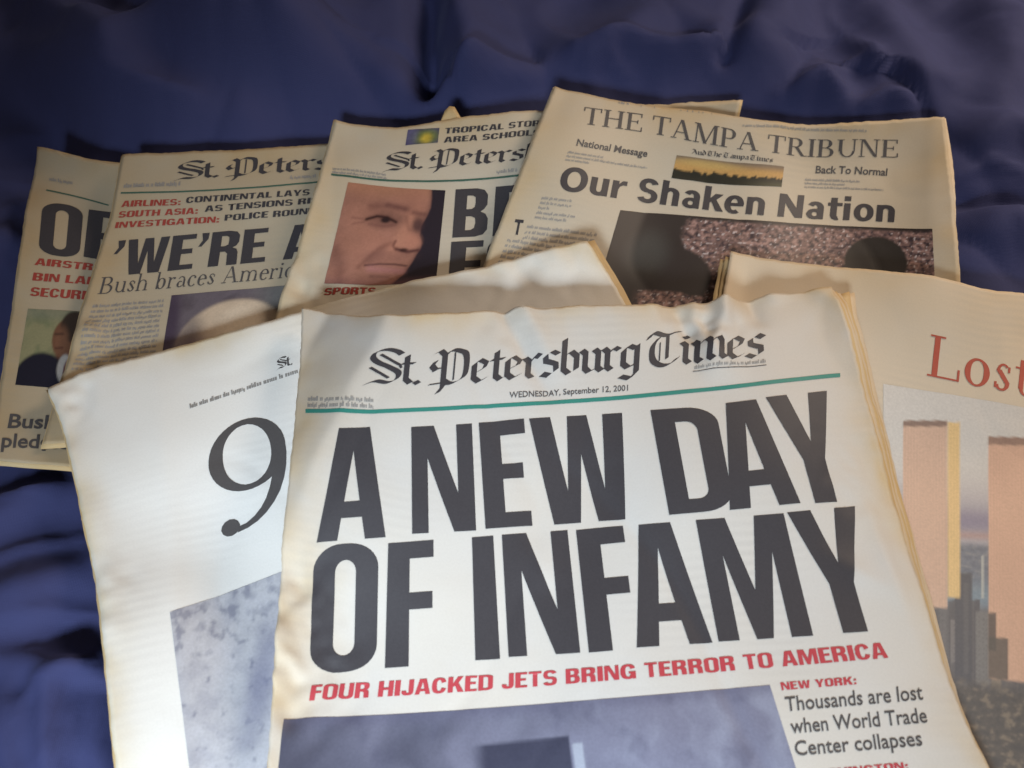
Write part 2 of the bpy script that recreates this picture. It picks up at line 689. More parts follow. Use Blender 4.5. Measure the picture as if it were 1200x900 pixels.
INK = ink_material("black_ink", (0.048, 0.045, 0.052))
INK_THIN = ink_material("grey_text_ink", (0.085, 0.080, 0.082))
INK_PALE = ink_material("pale_text_ink", (0.30, 0.29, 0.28))
INK_RED = ink_material("red_ink", (0.46, 0.055, 0.070))
INK_DULL = ink_material("faded_red_ink", (0.33, 0.055, 0.042))
INK_BRICK = ink_material("brick_red_ink", (0.42, 0.085, 0.055))
INK_GREEN = ink_material("green_ink", (0.035, 0.23, 0.19))
INK_DGREEN = ink_material("dark_green_ink", (0.05, 0.12, 0.09))
PHOTO = photo_material("halftone_print")
PAPER_MAIN = paper_material("newsprint_main", (0.62, 0.61, 0.59), (0.60, 0.47, 0.29), 0.012, 0.030, 0.35)
PAPER_WHITE = paper_material("newsprint_white", (0.80, 0.805, 0.79), (0.66, 0.56, 0.38), 0.012, 0.008, 0.15)
PAPER_TAN = paper_material("newsprint_tan", (0.56, 0.51, 0.42), (0.56, 0.43, 0.25), 0.022, 0.024, 0.5)
PAPER_TAN_DIM = paper_material("newsprint_tan_dim", (0.45, 0.395, 0.30), (0.45, 0.33, 0.18), 0.022, 0.024, 0.5)  # tan newsprint with the weaker light at back left darkened into its colour
PAPER_CREAM = paper_material("newsprint_cream", (0.64, 0.565, 0.455), (0.66, 0.52, 0.34), 0.030, 0.030, 0.6)
PAPER_AGED = paper_material("newsprint_aged_edges", (0.64, 0.52, 0.32), (0.60, 0.42, 0.20), 0.012, 0.012, 0.6)


# ------------------------------------------------------------------ building objects
def new_obj(name, verts, faces, mat, parent=None, smooth=False):
    me = bpy.data.meshes.new(name)
    me.from_pydata([tuple(v) for v in np.asarray(verts)], [], faces)
    me.materials.append(mat)
    if smooth:
        me.polygons.foreach_set('use_smooth', [True] * len(me.polygons))
    me.update()
    o = bpy.data.objects.new(name, me)
    COL.objects.link(o)
    if parent is not None:
        o.parent = parent
        o.matrix_parent_inverse = parent.matrix_world.inverted()
    return o


def thing(name, label, cat, loc, group=None):
    o = bpy.data.objects.new(name, None)
    COL.objects.link(o)
    o.location = loc
    o.empty_display_size = 0.05
    o['label'] = label
    o['category'] = cat
    if group:
        o['group'] = group
    bpy.context.view_layer.update()
    return o


def sheet(page, name, parent, mat, off=0.0, thk=0.0003, eL=0.0, eR=0.0, eT=0.0, eB=0.0, step=0.0025, flutter=0.0, seed=0, rag=0.0007):
    """one sheet of the folded paper; e* move its edges outwards (metres, numbers or functions along the edge)"""
    nu = int(page.W / step)
    nv = int(page.Hh / step)
    s, t = np.meshgrid(np.linspace(0, 1, nu + 1), np.linspace(0, 1, nv + 1))
    x, y = page.xy(s, t)

    def ev(e, q):
        return e(q) if callable(e) else e + 0 * q
    rg = rag * perlin(t * 60, t * 0 + seed, seed + 40)
    rt = rag * perlin(s * 60, s * 0 + seed, seed + 41)
    ex = s ** 3 * (ev(eR, t) + rg) - (1 - s) ** 3 * (ev(eL, t) + rg)
    ey = (1 - t) ** 3 * (ev(eT, s) + rt) - t ** 3 * ev(eB, s)
    x = x + page.rv[0] * ex + page.uv[0] * ey
    y = y + page.rv[1] * ex + page.uv[1] * ey
    z = sample(page.z, x, y) + off
    z = z + page.edge_lift(s, t, x, y)
    if flutter:
        q = np.minimum(np.minimum(s * page.W, (1 - s) * page.W), np.minimum(t, 1 - t) * page.Hh)
        z = z - flutter * np.exp(-q / 0.02) * np.abs(fbm(x * 24, y * 24, seed + 50, 2))
    top = np.stack([x, y, z], -1).reshape(-1, 3)
    n = len(top)
    bot = top.copy()
    bot[:, 2] -= thk
    idx = np.arange(n).reshape(nv + 1, nu + 1)
    a, b, c, d = idx[:-1, :-1].ravel(), idx[:-1, 1:].ravel(), idx[1:, 1:].ravel(), idx[1:, :-1].ravel()
    ft = np.stack([a, d, c, b], 1)
    fb = np.stack([a + n, b + n, c + n, d + n], 1)
    loop = np.concatenate([idx[0, :-1], idx[:-1, -1], idx[-1, :0:-1], idx[:0:-1, 0]])
    nx = np.roll(loop, -1)
    fs = np.stack([loop, nx, nx + n, loop + n], 1)
    faces = np.concatenate([ft, fb, fs]).tolist()
    o = new_obj(name, np.concatenate([top, bot]), faces, mat, parent, True)
    me = o.data
    vi = np.empty(len(me.loops), int)
    me.loops.foreach_get('vertex_index', vi)
    vi = vi % n
    su, tv = s.ravel()[vi] * page.W, t.ravel()[vi] * page.Hh
    u1 = me.uv_layers.new(name='page')
    u1.data.foreach_set('uv', np.stack([su + seed * 1.7 * 0, tv], 1).ravel())
    u2 = me.uv_layers.new(name='page_far')
    u2.data.foreach_set('uv', np.stack([page.W - su, page.Hh - tv], 1).ravel())
    # keep the cut edges crisp
    sh = [False] * 0
    k0 = len(ft) + len(fb)
    flags = np.ones(len(me.polygons), bool)
    flags[k0:] = False
    me.polygons.foreach_set('use_smooth', flags)
    me.shade_flat() if False else None
    return o


INK_OFF = 0.00028


def ribbon_eval(top, bot, u, v):
    """u along, v from 0 at the lower line to 1 at the upper line; picture positions"""
    T = catmull(top, 6) if len(top) > 2 else np.array(top, float)
    B = catmull(bot, 6) if len(bot) > 2 else np.array(bot, float)

    def ev(P, u):
        d = np.concatenate([[0], np.cumsum(np.hypot(*np.diff(P, axis=0).T))])
        d = d / d[-1]
        uc = np.clip(u, 0, 1)
        x = np.interp(uc, d, P[:, 0])
        y = np.interp(uc, d, P[:, 1])
        return x + (u - uc) * (P[-1, 0] - P[0, 0]), y + (u - uc) * (P[-1, 1] - P[0, 1])
    tx, ty = ev(T, u)
    bx, by = ev(B, u)
    return bx + (tx - bx) * v, by + (ty - by) * v


def place(page, name, parent, mat, verts, faces, top, bot, dice=True, lift=None):
    """verts in ribbon space (u,v) are printed on the page"""
    verts = np.asarray(verts, float)
    lift = np.zeros(len(verts)) if lift is None else np.asarray(lift)
    if dice:
        bm = bmesh.new()
        vs = [bm.verts.new((p[0], p[1], l * 1000)) for p, l in zip(verts, lift)]
        for f in faces:
            try:
                bm.faces.new([vs[i] for i in f])
            except ValueError:
                pass
        # cut on a grid of about 2.5 mm so that the print follows the paper
        T = np.array(top, float)
        B = np.array(bot, float)
        wpx = np.hypot(*np.diff(T, axis=0).T).sum()
        hpx = np.hypot(*(T[0] - B[0]))
        cell = 5.0
        u0, u1 = verts[:, 0].min(), verts[:, 0].max()
        v0, v1 = verts[:, 1].min(), verts[:, 1].max()
        for ax, lo, hi, ln in ((0, u0, u1, wpx), (1, v0, v1, hpx)):
            n = int((hi - lo) * ln / cell)
            for k in range(1, n + 1):
                q = lo + (hi - lo) * k / (n + 1)
                co = (q, 0, 0) if ax == 0 else (0, q, 0)
                no = (1, 0, 0) if ax == 0 else (0, 1, 0)
                bmesh.ops.bisect_plane(bm, geom=bm.verts[:] + bm.edges[:] + bm.faces[:], dist=1e-7, plane_co=co, plane_no=no)
        bm.verts.index_update()
        verts = np.array([v.co[:2] for v in bm.verts])
        lift = np.array([v.co[2] / 1000 for v in bm.verts])
        faces = [[v.index for v in f.verts] for f in bm.faces]
        bm.free()
    px, py = ribbon_eval(top, bot, verts[:, 0], verts[:, 1])
    s, t = page.find(px, py)
    P = page.surf(s, t, 0)
    P[:, 2] += INK_OFF + lift
    # drop what would hang over the paper's edge
    ok = (s > 0.002) & (s < 0.998) & (t > 0.002) & (t < 0.998)
    faces = [f for f in faces if all(ok[i] for i in f)]
    used = np.unique(np.concatenate([np.array(f) for f in faces])) if faces else np.array([], int)
    if len(used) == 0:
        return None
    rem = -np.ones(len(P), int)
    rem[used] = np.arange(len(used))
    faces = [[int(rem[i]) for i in f] for f in faces]
    P = P[used]
    # faces look upwards
    out = []
    for f in faces:
        a, b, c = P[f[0]], P[f[1]], P[f[2]]
        nz = (b[0] - a[0]) * (c[1] - a[1]) - (b[1] - a[1]) * (c[0] - a[0])
        out.append(f if nz > 0 else f[::-1])
    return new_obj(name, P, out, mat, parent, True)


# ------------------------------------------------------------------ letters
def tess(loops):
    """polygon with holes to triangles"""
    L = [[Vector((p[0], p[1], 0)) for p in lp] for lp in loops]
    flat = [p for lp in loops for p in lp]
    return [tuple(p) for p in flat], [list(t) for t in tessellate_polygon(L)]


def rrect(x0, y0, x1, y1, rx, ry, corners=(1, 1, 1, 1), n=8):
    """rounded rectangle; corners: bl, br, tr, tl"""
    out = []
    for (cx, cy, a0, on, qx, qy) in ((x0 + rx, y0 + ry, 180, corners[0], x0, y0), (x1 - rx, y0 + ry, 270, corners[1], x1, y0),
                                     (x1 - rx, y1 - ry, 0, corners[2], x1, y1), (x0 + rx, y1 - ry, 90, corners[3], x0, y1)):
        if not on:
            out.append((qx, qy))
            continue
        for k in range(n + 1):
            a = math.radians(a0 + 90 * k / n)
            out.append((cx + rx * math.cos(a), cy + ry * math.sin(a)))
    return out


HEAVY = {
    'A': (1.0, [[(0, 0), (.27, 1), (.72, 1), (1, 0), (.70, 0), (.645, .20), (.345, .20), (.30, 0)], [(.38, .345), (.605, .345), (.49, .80)]]),
    'N': (.95, [[(0, 0), (0, 1), (.37, 1), (.74, .36), (.74, 1), (1, 1), (1, 0), (.66, 0), (.26, .70), (.26, 0)]]),
    'E': (.78, [[(0, 0), (0, 1), (1, 1), (1, .865), (.45, .865), (.45, .595), (.90, .595), (.90, .455), (.45, .455), (.45, .14), (1, .14), (1, 0)]]),
    'F': (.74, [[(0, 0), (0, 1), (1, 1), (1, .865), (.48, .865), (.48, .59), (.97, .59), (.97, .455), (.48, .455), (.48, 0)]]),
    'I': (.36, [[(0, 0), (0, 1), (1, 1), (1, 0)]]),
    'W': (1.35, [[(0, 1), (.225, 1), (.325, .30), (.405, 1), (.615, 1), (.700, .30), (.785, 1), (1, 1), (.855, 0), (.590, 0), (.505, .64), (.415, 0), (.150, 0)]]),
    'M': (1.25, [[(0, 0), (0, 1), (.33, 1), (.50, .40), (.66, 1), (1, 1), (1, 0), (.775, 0), (.775, .70), (.585, 0), (.410, 0), (.225, .70), (.225, 0)]]),
    'Y': (.98, [[(0, 1), (.34, 1), (.52, .56), (.69, 1), (1, 1), (.665, .40), (.665, 0), (.325, 0), (.325, .40)]]),
    'D': (.95, [rrect(0, 0, 1, 1, .46, .17, (0, 1, 1, 0)), rrect(.34, .13, .66, .87, .17, .09, (0, 1, 1, 0))]),
    'O': (.95, [rrect(0, -.01, 1, 1.01, .44, .20), rrect(.34, .12, .66, .88, .16, .10)]),
    'P': (.9, [[(0, 0), (0, 1)] + rrect(0.2, .40, 1, 1, .40, .18, (0, 1, 1, 0))[1:-1][::-1][:0] + [(.6, 1), (.85, .97), (.97, .88), (1, .74), (.97, .58), (.85, .46), (.62, .42), (.37, .42), (.37, 0)],
               [(.37, .55), (.37, .87), (.52, .87), (.62, .83), (.64, .71), (.62, .59), (.52, .55)]]),
    'R': (.95, [[(0, 0), (0, 1), (.62, 1), (.86, .96), (.96, .86), (.96, .66), (.88, .56), (.76, .51), (.90, .46), (.95, .36), (.97, 0), (.62, 0), (.60, .34), (.52, .41), (.35, .41), (.35, 0)],
                [(.35, .57), (.35, .86), (.52, .86), (.60, .82), (.61, .71), (.60, .61), (.50, .57)]]),
    'B': (.93, [[(0, 0), (0, 1), (.62, 1), (.84, .96), (.94, .86), (.94, .66), (.86, .57), (.76, .52), (.90, .47), (.98, .37), (.98, .14), (.87, .04), (.64, 0)],
                [(.35, .14), (.35, .43), (.50, .43), (.61, .39), (.63, .29), (.60, .18), (.50, .14)], [(.35, .58), (.35, .86), (.50, .86), (.59, .82), (.60, .72), (.58, .62), (.50, .58)]]),
    "'": (.32, [[(.25, 1), (1, 1), (.95, .82), (.35, .62), (0, .62), (.4, .80)]]),
    'T': (.85, [[(.32, 0), (.32, .86), (0, .86), (0, 1), (1, 1), (1, .86), (.68, .86), (.68, 0)]]),
}


def ring(cx, cy, rx, ry, tx, ty, a0, a1, n=22, p=2.6):
    """thick arc of a squarish ellipse"""
    out, inn = [], []
    for k in range(n + 1):
        a = math.radians(a0 + (a1 - a0) * k / n)
        c, q = math.cos(a), math.sin(a)
        r = (abs(c) ** p + abs(q) ** p) ** (-1 / p)
        out.append((cx + rx * r * c, cy + ry * r * q))
        inn.append((cx + (rx - tx) * r * c, cy + (ry - ty) * r * q))
    return out + inn[::-1]


# letters made of several pieces that overlap: (width, [piece, piece, ...]), each piece one outline
MULTI = {
    'C': (.95, [ring(.5, .5, .5, .51, .34, .15, 24, 336)]),
    'G': (1.0, [ring(.5, .5, .5, .51, .33, .15, 26, 352), [(.54, .36), (.54, .50), (1, .50), (1, 0), (.80, 0), (.74, .36)]]),
    'S': (.90, [ring(.5, .7175, .48, .2925, .31, .15, 18, 270), ring(.5, .2825, .50, .2925, .32, .15, 90, -160)]),
    'H': (.98, [[(0, 0), (0, 1), (.34, 1), (.34, 0)], [(.66, 0), (.66, 1), (1, 1), (1, 0)], [(.33, .42), (.33, .57), (.67, .57), (.67, .42)]]),
    'J': (.78, [[(.58, .26), (.58, 1), (1, 1), (1, .26)], ring(.5, .27, .5, .28, .40, .15, 0, -185)]),
    'K': (1.02, [[(0, 0), (0, 1), (.33, 1), (.33, 0)], [(.32, .34), (.32, .56), (.62, 1), (.98, 1), (.60, .50)], [(.42, .52), (.66, .60), (1.02, 0), (.64, 0)]]),
    'L': (.76, [[(0, 0), (0, 1), (.44, 1), (.44, .15), (1, .15), (1, 0)]]),
    'U': (.95, [[(0, .28), (0, 1), (.34, 1), (.34, .28)], [(.66, .28), (.66, 1), (1, 1), (1, .28)], ring(.5, .29, .5, .30, .34, .15, 180, 360)]),
    'V': (.98, [[(0, 1), (.34, 1), (.51, .28), (.68, 1), (1, 1), (.68, 0), (.33, 0)]]),
    ':': (.36, [[(.1, 0), (.1, .22), (.9, .22), (.9, 0)], [(.1, .48), (.1, .70), (.9, .70), (.9, .48)]]),
}


def heavy_mesh(txt, gap=0.09, space=0.30):
    V, F, L = [], [], []
    x = 0
    for ch in txt:
        if ch == ' ':
            x += space
            continue
        if ch in MULTI:
            w, pieces = MULTI[ch]
            sets = [[p] for p in pieces]
        else:
            w, loops = HEAVY[ch]
            sets = [loops]
        for k, loops in enumerate(sets):
            v, f = tess(loops)
            o = len(V)
            V += [(x + p[0] * w * .62, p[1]) for p in v]
            L += [k * 0.000012] * len(v)
            F += [[i + o for i in t] for t in f]
        x += w * .62 + gap * .62
    x -= gap * .62
    return [(p[0] / x, p[1]) for p in V], F, L


# pen letters: strokes drawn with a broad nib
def pen(paths, w, ang, V, F, LFT, x0, lift0=0):
    n = np.array([math.cos(ang), math.sin(ang)]) * w / 2
    k = lift0
    for path in paths:
        mul = 1.0
        sm = True
        if isinstance(path, tuple):
            path, opt = path
            mul = opt.get('w', 1.0)
            sm = opt.get('s', True)
        P = catmull(path, 5) if (sm and len(path) > 2) else np.array(path, float)
        o = len(V)
        for p in P:
            V.append((x0 + p[0] + n[0] * mul, p[1] + n[1] * mul))
            V.append((x0 + p[0] - n[0] * mul, p[1] - n[1] * mul))
            LFT += [k * 0.000012] * 2
        for i in range(len(P) - 1):
            F.append([o + 2 * i, o + 2 * i + 1, o + 2 * i + 3, o + 2 * i + 2])
        k += 1
    return k


S0 = {'s': False}
BLACK = {   # x-height 1, capitals about 1.5
    'S': (1.02, [[(.96, 1.30), (.80, 1.42), (.50, 1.46), (.20, 1.32), (.12, 1.08), (.30, .88), (.62, .72), (.90, .50), (.86, .22), (.60, .06), (.26, .10), (-.04, -.06)],
                 ([(.34, 1.24), (.92, .84)], {'w': .5, 's': False}), ([(.06, .66), (.62, .26)], {'w': .5, 's': False}), ([(.92, .84), (.98, .70)], {'w': .4, 's': False})]),
    't': (.42, [([(.12, 1.22), (.12, .20), (.26, .04), (.38, .14)], S0), ([(-.04, .88), (.34, .90)], {'w': .7, 's': False})]),
    '.': (.25, [([(-.02, .12), (.08, .02)], S0)]),
    'P': (1.22, [([(.06, 1.30), (.22, 1.44), (.36, 1.26), (.36, -.10), (.22, -.38)], S0), [(.36, 1.20), (.56, 1.44), (.82, 1.40), (1.00, 1.20), (1.00, .42), (.82, .14), (.56, .02), (.36, .16)],
                 ([(.10, .98), (.00, .78), (.12, .58)], S0), ([(.66, 1.34), (.66, .16)], {'w': .30, 's': False}), ([(-.05, -.02), (.36, .06)], {'w': .5, 's': False}), ([(.36, .70), (-.02, .64)], {'w': .4, 's': False})]),
    'e': (.58, [([(.20, .96), (.04, .80), (.04, .22), (.20, .04), (.42, .18)], S0), ([(.20, .96), (.40, .80), (.34, .60), (.06, .42)], {'w': .85, 's': False})]),
    'r': (.52, [([(-.04, .94), (.08, .80), (.08, .18), (.20, .05)], S0), ([(.10, .72), (.28, .94), (.42, .84)], {'w': .9, 's': False})]),
    's': (.56, [([(.44, .84), (.26, .96), (.06, .80), (.08, .60), (.38, .44), (.40, .20), (.20, .04), (-.02, .16)], {'w': .95, 's': False})]),
    'b': (.62, [([(.06, 1.44), (.06, .20), (.22, .03), (.44, .20), (.44, .74), (.26, .94), (.10, .78)], S0)]),
    'u': (.66, [([(-.04, .94), (.08, .80), (.08, .20), (.20, .04), (.46, .20)], S0), ([(.34, .94), (.46, .80), (.46, .18), (.58, .05)], S0)]),
    'g': (.62, [([(.40, .84), (.20, .96), (.04, .78), (.04, .24), (.18, .08), (.44, .22)], S0), ([(.44, .96), (.44, -.14), (.26, -.38), (-.02, -.26)], S0)]),
    'T': (1.0, [[(.84, .30), (.62, .06), (.34, .04), (.10, .30), (.08, .84), (.26, 1.18)], ([(-.06, 1.16), (.10, 1.38), (.48, 1.26), (.90, 1.44)], {'w': .95}), ([(.52, 1.24), (.52, .30)], {'w': .62, 's': False}), ([(.30, .98), (.30, .22)], {'w': .25, 's': False})]),
    'i': (.34, [([(-.04, .94), (.08, .80), (.08, .18), (.20, .05)], S0), ([(.04, 1.28), (.14, 1.18)], S0)]),
    'm': (1.02, [([(-.04, .94), (.08, .80), (.08, .18), (.20, .05)], S0), ([(.14, .74), (.34, .94), (.44, .80), (.44, .18), (.56, .05)], S0), ([(.50, .74), (.70, .94), (.80, .80), (.80, .18), (.92, .05)], S0)]),
    ' ': (.20, []),
    'A': (1.0, [([(.1, 1.4), (.5, 1.3), (.8, .1)], S0), ([(.5, 1.2), (.1, .1)], {'w': .6, 's': False}), ([(.2, .6), (.7, .6)], {'w': .6, 's': False})]),
    'n': (.66, [([(-.04, .94), (.08, .80), (.08, .18), (.20, .05)], S0), ([(.14, .74), (.34, .94), (.44, .80), (.44, .18), (.56, .05)], S0)]),
    'd': (.62, [([(.10, 1.40), (.44, .80), (.44, .22), (.24, .04), (.04, .22), (.04, .72), (.24, .94)], S0)]),
    'h': (.64, [([(.06, 1.44), (.06, .10)], S0), ([(.10, .74), (.30, .94), (.44, .80), (.44, .10), (.34, -.1)], S0)]),
    'a': (.60, [([(.06, .84), (.24, .96), (.42, .80), (.42, .18), (.54, .05)], S0), ([(.40, .52), (.10, .44), (.06, .20), (.20, .05), (.42, .22)], {'w': .85, 's': False})]),
    'p': (.62, [([(.06, .96), (.06, -.40)], S0), ([(.10, .78), (.26, .94), (.44, .76), (.44, .22), (.26, .03), (.08, .16)], S0)]),
}

# roman letters (cap height 1) drawn with a flat nib: thick uprights, hairline bars, bracketed serifs
RW = .15


def _ser(x, y, h=.13):
    return ([(x - h, y), (x + h, y)], {'bar': .035})


# each letter: advance, stems (x0, y0, x1, y1, width factor), serifs and bars (x0, x1, y), ticks (x, y0, y1),
# arcs (cx, cy, rx, ry, from, to, weight) swelling at their sides, dots (x, y, r)
ROMAN = {
    'T': (.86, [(.40, 0, .40, 1, 1)], [(.02, .78, .965), (.24, .56, .0)], [(.03, .76, 1), (.77, .76, 1)], [], []),
    'H': (1.0, [(.18, 0, .18, 1, 1), (.78, 0, .78, 1, 1)], [(.02, .34, 0), (.02, .34, .965), (.62, .94, 0), (.62, .94, .965), (.18, .78, .50)], [], [], []),
    'E': (.84, [(.18, 0, .18, 1, 1)], [(.02, .74, 0), (.02, .70, .965), (.18, .54, .50)], [(.73, 0, .24), (.69, .78, 1), (.54, .41, .62)], [], []),
    'A': (.96, [(.76, 0, .43, 1, 1), (.12, 0, .40, .96, .35)], [(.0, .26, 0), (.60, .94, 0), (.22, .64, .32)], [], [], []),
    'M': (1.18, [(.15, 0, .17, 1, .4), (.56, .0, .21, 1, 1), (.56, 0, .92, 1, .4), (.97, 0, .97, 1, 1)], [(.02, .30, 0), (.03, .22, .965), (.80, 1.14, 0), (.94, 1.12, .965)], [], [], []),
    'P': (.80, [(.18, 0, .18, 1, 1)], [(.02, .36, 0), (.02, .44, .965), (.18, .44, .46)], [], [(.43, .73, .27, .27, -90, 90, 1)], []),
    'R': (.92, [(.18, 0, .18, 1, 1), (.74, 0, .44, .50, 1)], [(.02, .36, 0), (.02, .44, .965), (.18, .44, .48), (.66, .92, 0)], [], [(.42, .74, .27, .26, -90, 90, 1)], []),
    'I': (.40, [(.19, 0, .19, 1, 1)], [(.03, .35, 0), (.03, .35, .965)], [], [], []),
    'B': (.86, [(.18, 0, .18, 1, 1)], [(.02, .46, 0), (.02, .44, .965), (.18, .46, .51)], [], [(.42, .765, .25, .235, -90, 90, 1), (.45, .27, .30, .27, -90, 90, 1)], []),
    'U': (.96, [(.18, .32, .18, 1, 1), (.78, .32, .78, 1, .4)], [(.02, .34, .965), (.66, .92, .965)], [], [(.475, .33, .325, .35, 180, 360, .7)], []),
    'N': (1.0, [(.15, 0, .15, 1, .4), (.78, .0, .20, 1, 1), (.80, 0, .80, 1, .4)], [(.02, .30, 0), (.02, .22, .965), (.66, .94, .965)], [], [], []),
    'L': (.80, [(.18, 0, .18, 1, 1)], [(.02, .72, 0), (.02, .36, .965)], [(.71, 0, .28)], [], []),
    'b': (.66, [(.13, 0.02, .13, 1.04, .85)], [(.02, .13, 1.0)], [], [(.33, .33, .24, .335, -160, 160, 1)], []),
    'u': (.70, [(.13, .16, .13, .64, .85), (.52, .0, .52, .64, .85)], [(.02, .13, .62), (.41, .52, .62), (.52, .64, .0)], [], [(.32, .20, .21, .20, 180, 350, .6)], []),
    's': (.48, [(.13, .50, .34, .20, 1)], [], [(.36, .46, .60), (.08, .06, .20)], [(.23, .49, .14, .165, 40, 200, .5), (.22, .175, .17, .175, -160, 20, .7)], []),
    'h': (.70, [(.13, 0, .13, 1.04, .85), (.53, 0, .53, .44, .85)], [(.02, .13, 1.0), (.02, .26, 0), (.41, .66, 0)], [], [(.34, .42, .22, .24, 10, 170, .6)], []),
    'r': (.48, [(.13, 0, .13, .64, .85)], [(.02, .13, .62), (.02, .28, 0)], [], [(.32, .44, .18, .21, 70, 165, .5)], [(.37, .58, .065)]),
    'a': (.60, [(.45, .08, .45, .46, .85)], [(.45, .58, .02)], [], [(.29, .46, .19, .20, 0, 160, .6), (.25, .19, .18, .19, 60, 320, .9)], []),
    'c': (.54, [], [], [], [(.30, .325, .25, .34, 45, 315, 1)], [(.43, .52, .055)]),
    'e': (.58, [], [(.10, .50, .36)], [], [(.30, .325, .25, .34, 5, 315, 1)], []),
    'm': (1.04, [(.13, 0, .13, .64, .85), (.50, 0, .50, .44, .85), (.87, 0, .87, .44, .85)], [(.02, .13, .62), (.02, .26, 0), (.39, .61, 0), (.76, 1.0, 0)], [], [(.32, .42, .21, .24, 10, 170, .6), (.69, .42, .21, .24, 10, 170, .6)], []),
    'i': (.32, [(.15, 0, .15, .64, .85)], [(.03, .15, .62), (.03, .27, 0)], [], [], [(.14, .88, .07)]),
    'o': (.66, [], [], [], [(.32, .325, .28, .34, 0, 360, 1)], []),
    't': (.44, [(.17, .14, .17, .84, .85)], [(.02, .36, .62)], [], [(.28, .16, .14, .17, 180, 320, .6)], []),
    ' ': (.34, [], [], [], [], []),
    "9": (.74, [], [], [], [(.35, .685, .31, .325, 0, 360, 1.0), (.20, .66, .46, .64, -92, 4, 1.0)], [(.135, .085, .075)]),
}


def pen_text(kind, txt, weight=1.0, track=0.0):
    """returns verts in ribbon space, faces and tiny lifts"""
    V, F, L = [], [], []
    x = 0.0
    k = 0
    if kind == 'black':
        cap = 1.46
        for ch in txt:
            adv, paths = BLACK[ch]
            k = pen(paths, .215 * weight, math.radians(38), V, F, L, x, 0)
            x += adv + track
        return [(p[0] / x, p[1] / cap) for p in V], F, L
    for ch in txt:
        adv, stems, bars, ticks, arcs, dots = ROMAN[ch]

        def quad(pts):
            nonlocal k
            o = len(V)
            V.extend([(x + p[0], p[1]) for p in pts])
            L.extend([k * 0.000012] * len(pts))
            F.append(list(range(o, o + len(pts))))
            k += 1
        k = 0
        for (xa, ya, xb, yb, wf) in stems:
            h = RW * weight * wf / 2
            quad([(xa - h, ya), (xa + h, ya), (xb + h, yb), (xb - h, yb)])
        th = .042
        for (a, b, y) in bars:
            y = y - (.007 if y > .9 else 0)
            quad([(a, y), (b, y), (b, y + th), (a, y + th)])
        for (a, y0, y1) in ticks:
            quad([(a - .026, y0), (a + .026, y0), (a + .026, y1), (a - .026, y1)])
        for (cx, cy, rx, ry, a0, a1, wf) in arcs:
            n = max(8, int(abs(a1 - a0) / 10))
            o = len(V)
            for q in range(n + 1):
                a = math.radians(a0 + (a1 - a0) * q / n)
                t = (.045 + (RW * weight * 1.05 * wf - .045) * abs(math.cos(a)) ** 1.4)
                V.append((x + cx + rx * math.cos(a), cy + ry * math.sin(a)))
                V.append((x + cx + (rx - t) * math.cos(a), cy + (ry - max(t, .05)) * math.sin(a)))
                L.extend([k * 0.000012] * 2)
            for q in range(n):
                F.append([o + 2 * q, o + 2 * q + 1, o + 2 * q + 3, o + 2 * q + 2])
            k += 1
        for (cx, cy, r) in dots:
            quad([(cx + r * math.cos(2 * math.pi * q / 12), cy + r * math.sin(2 * math.pi * q / 12)) for q in range(12)])
        x += adv + track
    return [(p[0] / x, p[1]) for p in V], F, L


_font_cache = {}


def font_text(txt, bold=0.0, shear=0.0, spacing=1.0):
    """plain sans text from Blender's built-in font as a flat mesh in ribbon space"""
    key = (txt, bold, shear, spacing)
    if key in _font_cache:
        return _font_cache[key]

    def mesh_of(body):
        c = bpy.data.curves.new("t", 'FONT')
        c.body = body
        c.size = 1.0
        c.offset = bold
        c.shear = shear
        c.space_character = spacing
        c.resolution_u = 3
        c.fill_mode = 'FRONT'
        o = bpy.data.objects.new("t", c)
        COL.objects.link(o)
        dg = bpy.context.evaluated_depsgraph_get()
        m = o.evaluated_get(dg).to_mesh()
        v = np.array([tuple(q.co[:2]) for q in m.vertices])
        f = [list(p.vertices) for p in m.polygons]
        o.evaluated_get(dg).to_mesh_clear()
        bpy.data.objects.remove(o)
        bpy.data.curves.remove(c)
        return v, f
    v, f = mesh_of(txt)
    hv, _ = mesh_of('H')
    b0, b1 = hv[:, 1].min(), hv[:, 1].max()
    v[:, 0] = (v[:, 0] - v[:, 0].min()) / (v[:, 0].max() - v[:, 0].min())
    v[:, 1] = (v[:, 1] - b0) / (b1 - b0)
    _font_cache[key] = (v, f)
    return v, f


def full(cx, cy, rx, ry, tx, ty, p=2.15):
    a = ring(cx, cy, rx, ry, tx, ty, 0, 352.8, 49, p)
    return [a[:50], a[50:]]


def bar(x0, y0, x1, y1):
    return [[(x0, y0), (x1, y0), (x1, y1), (x0, y1)]]


def arc(*a):
    return [ring(*a, 22, 2.15)]


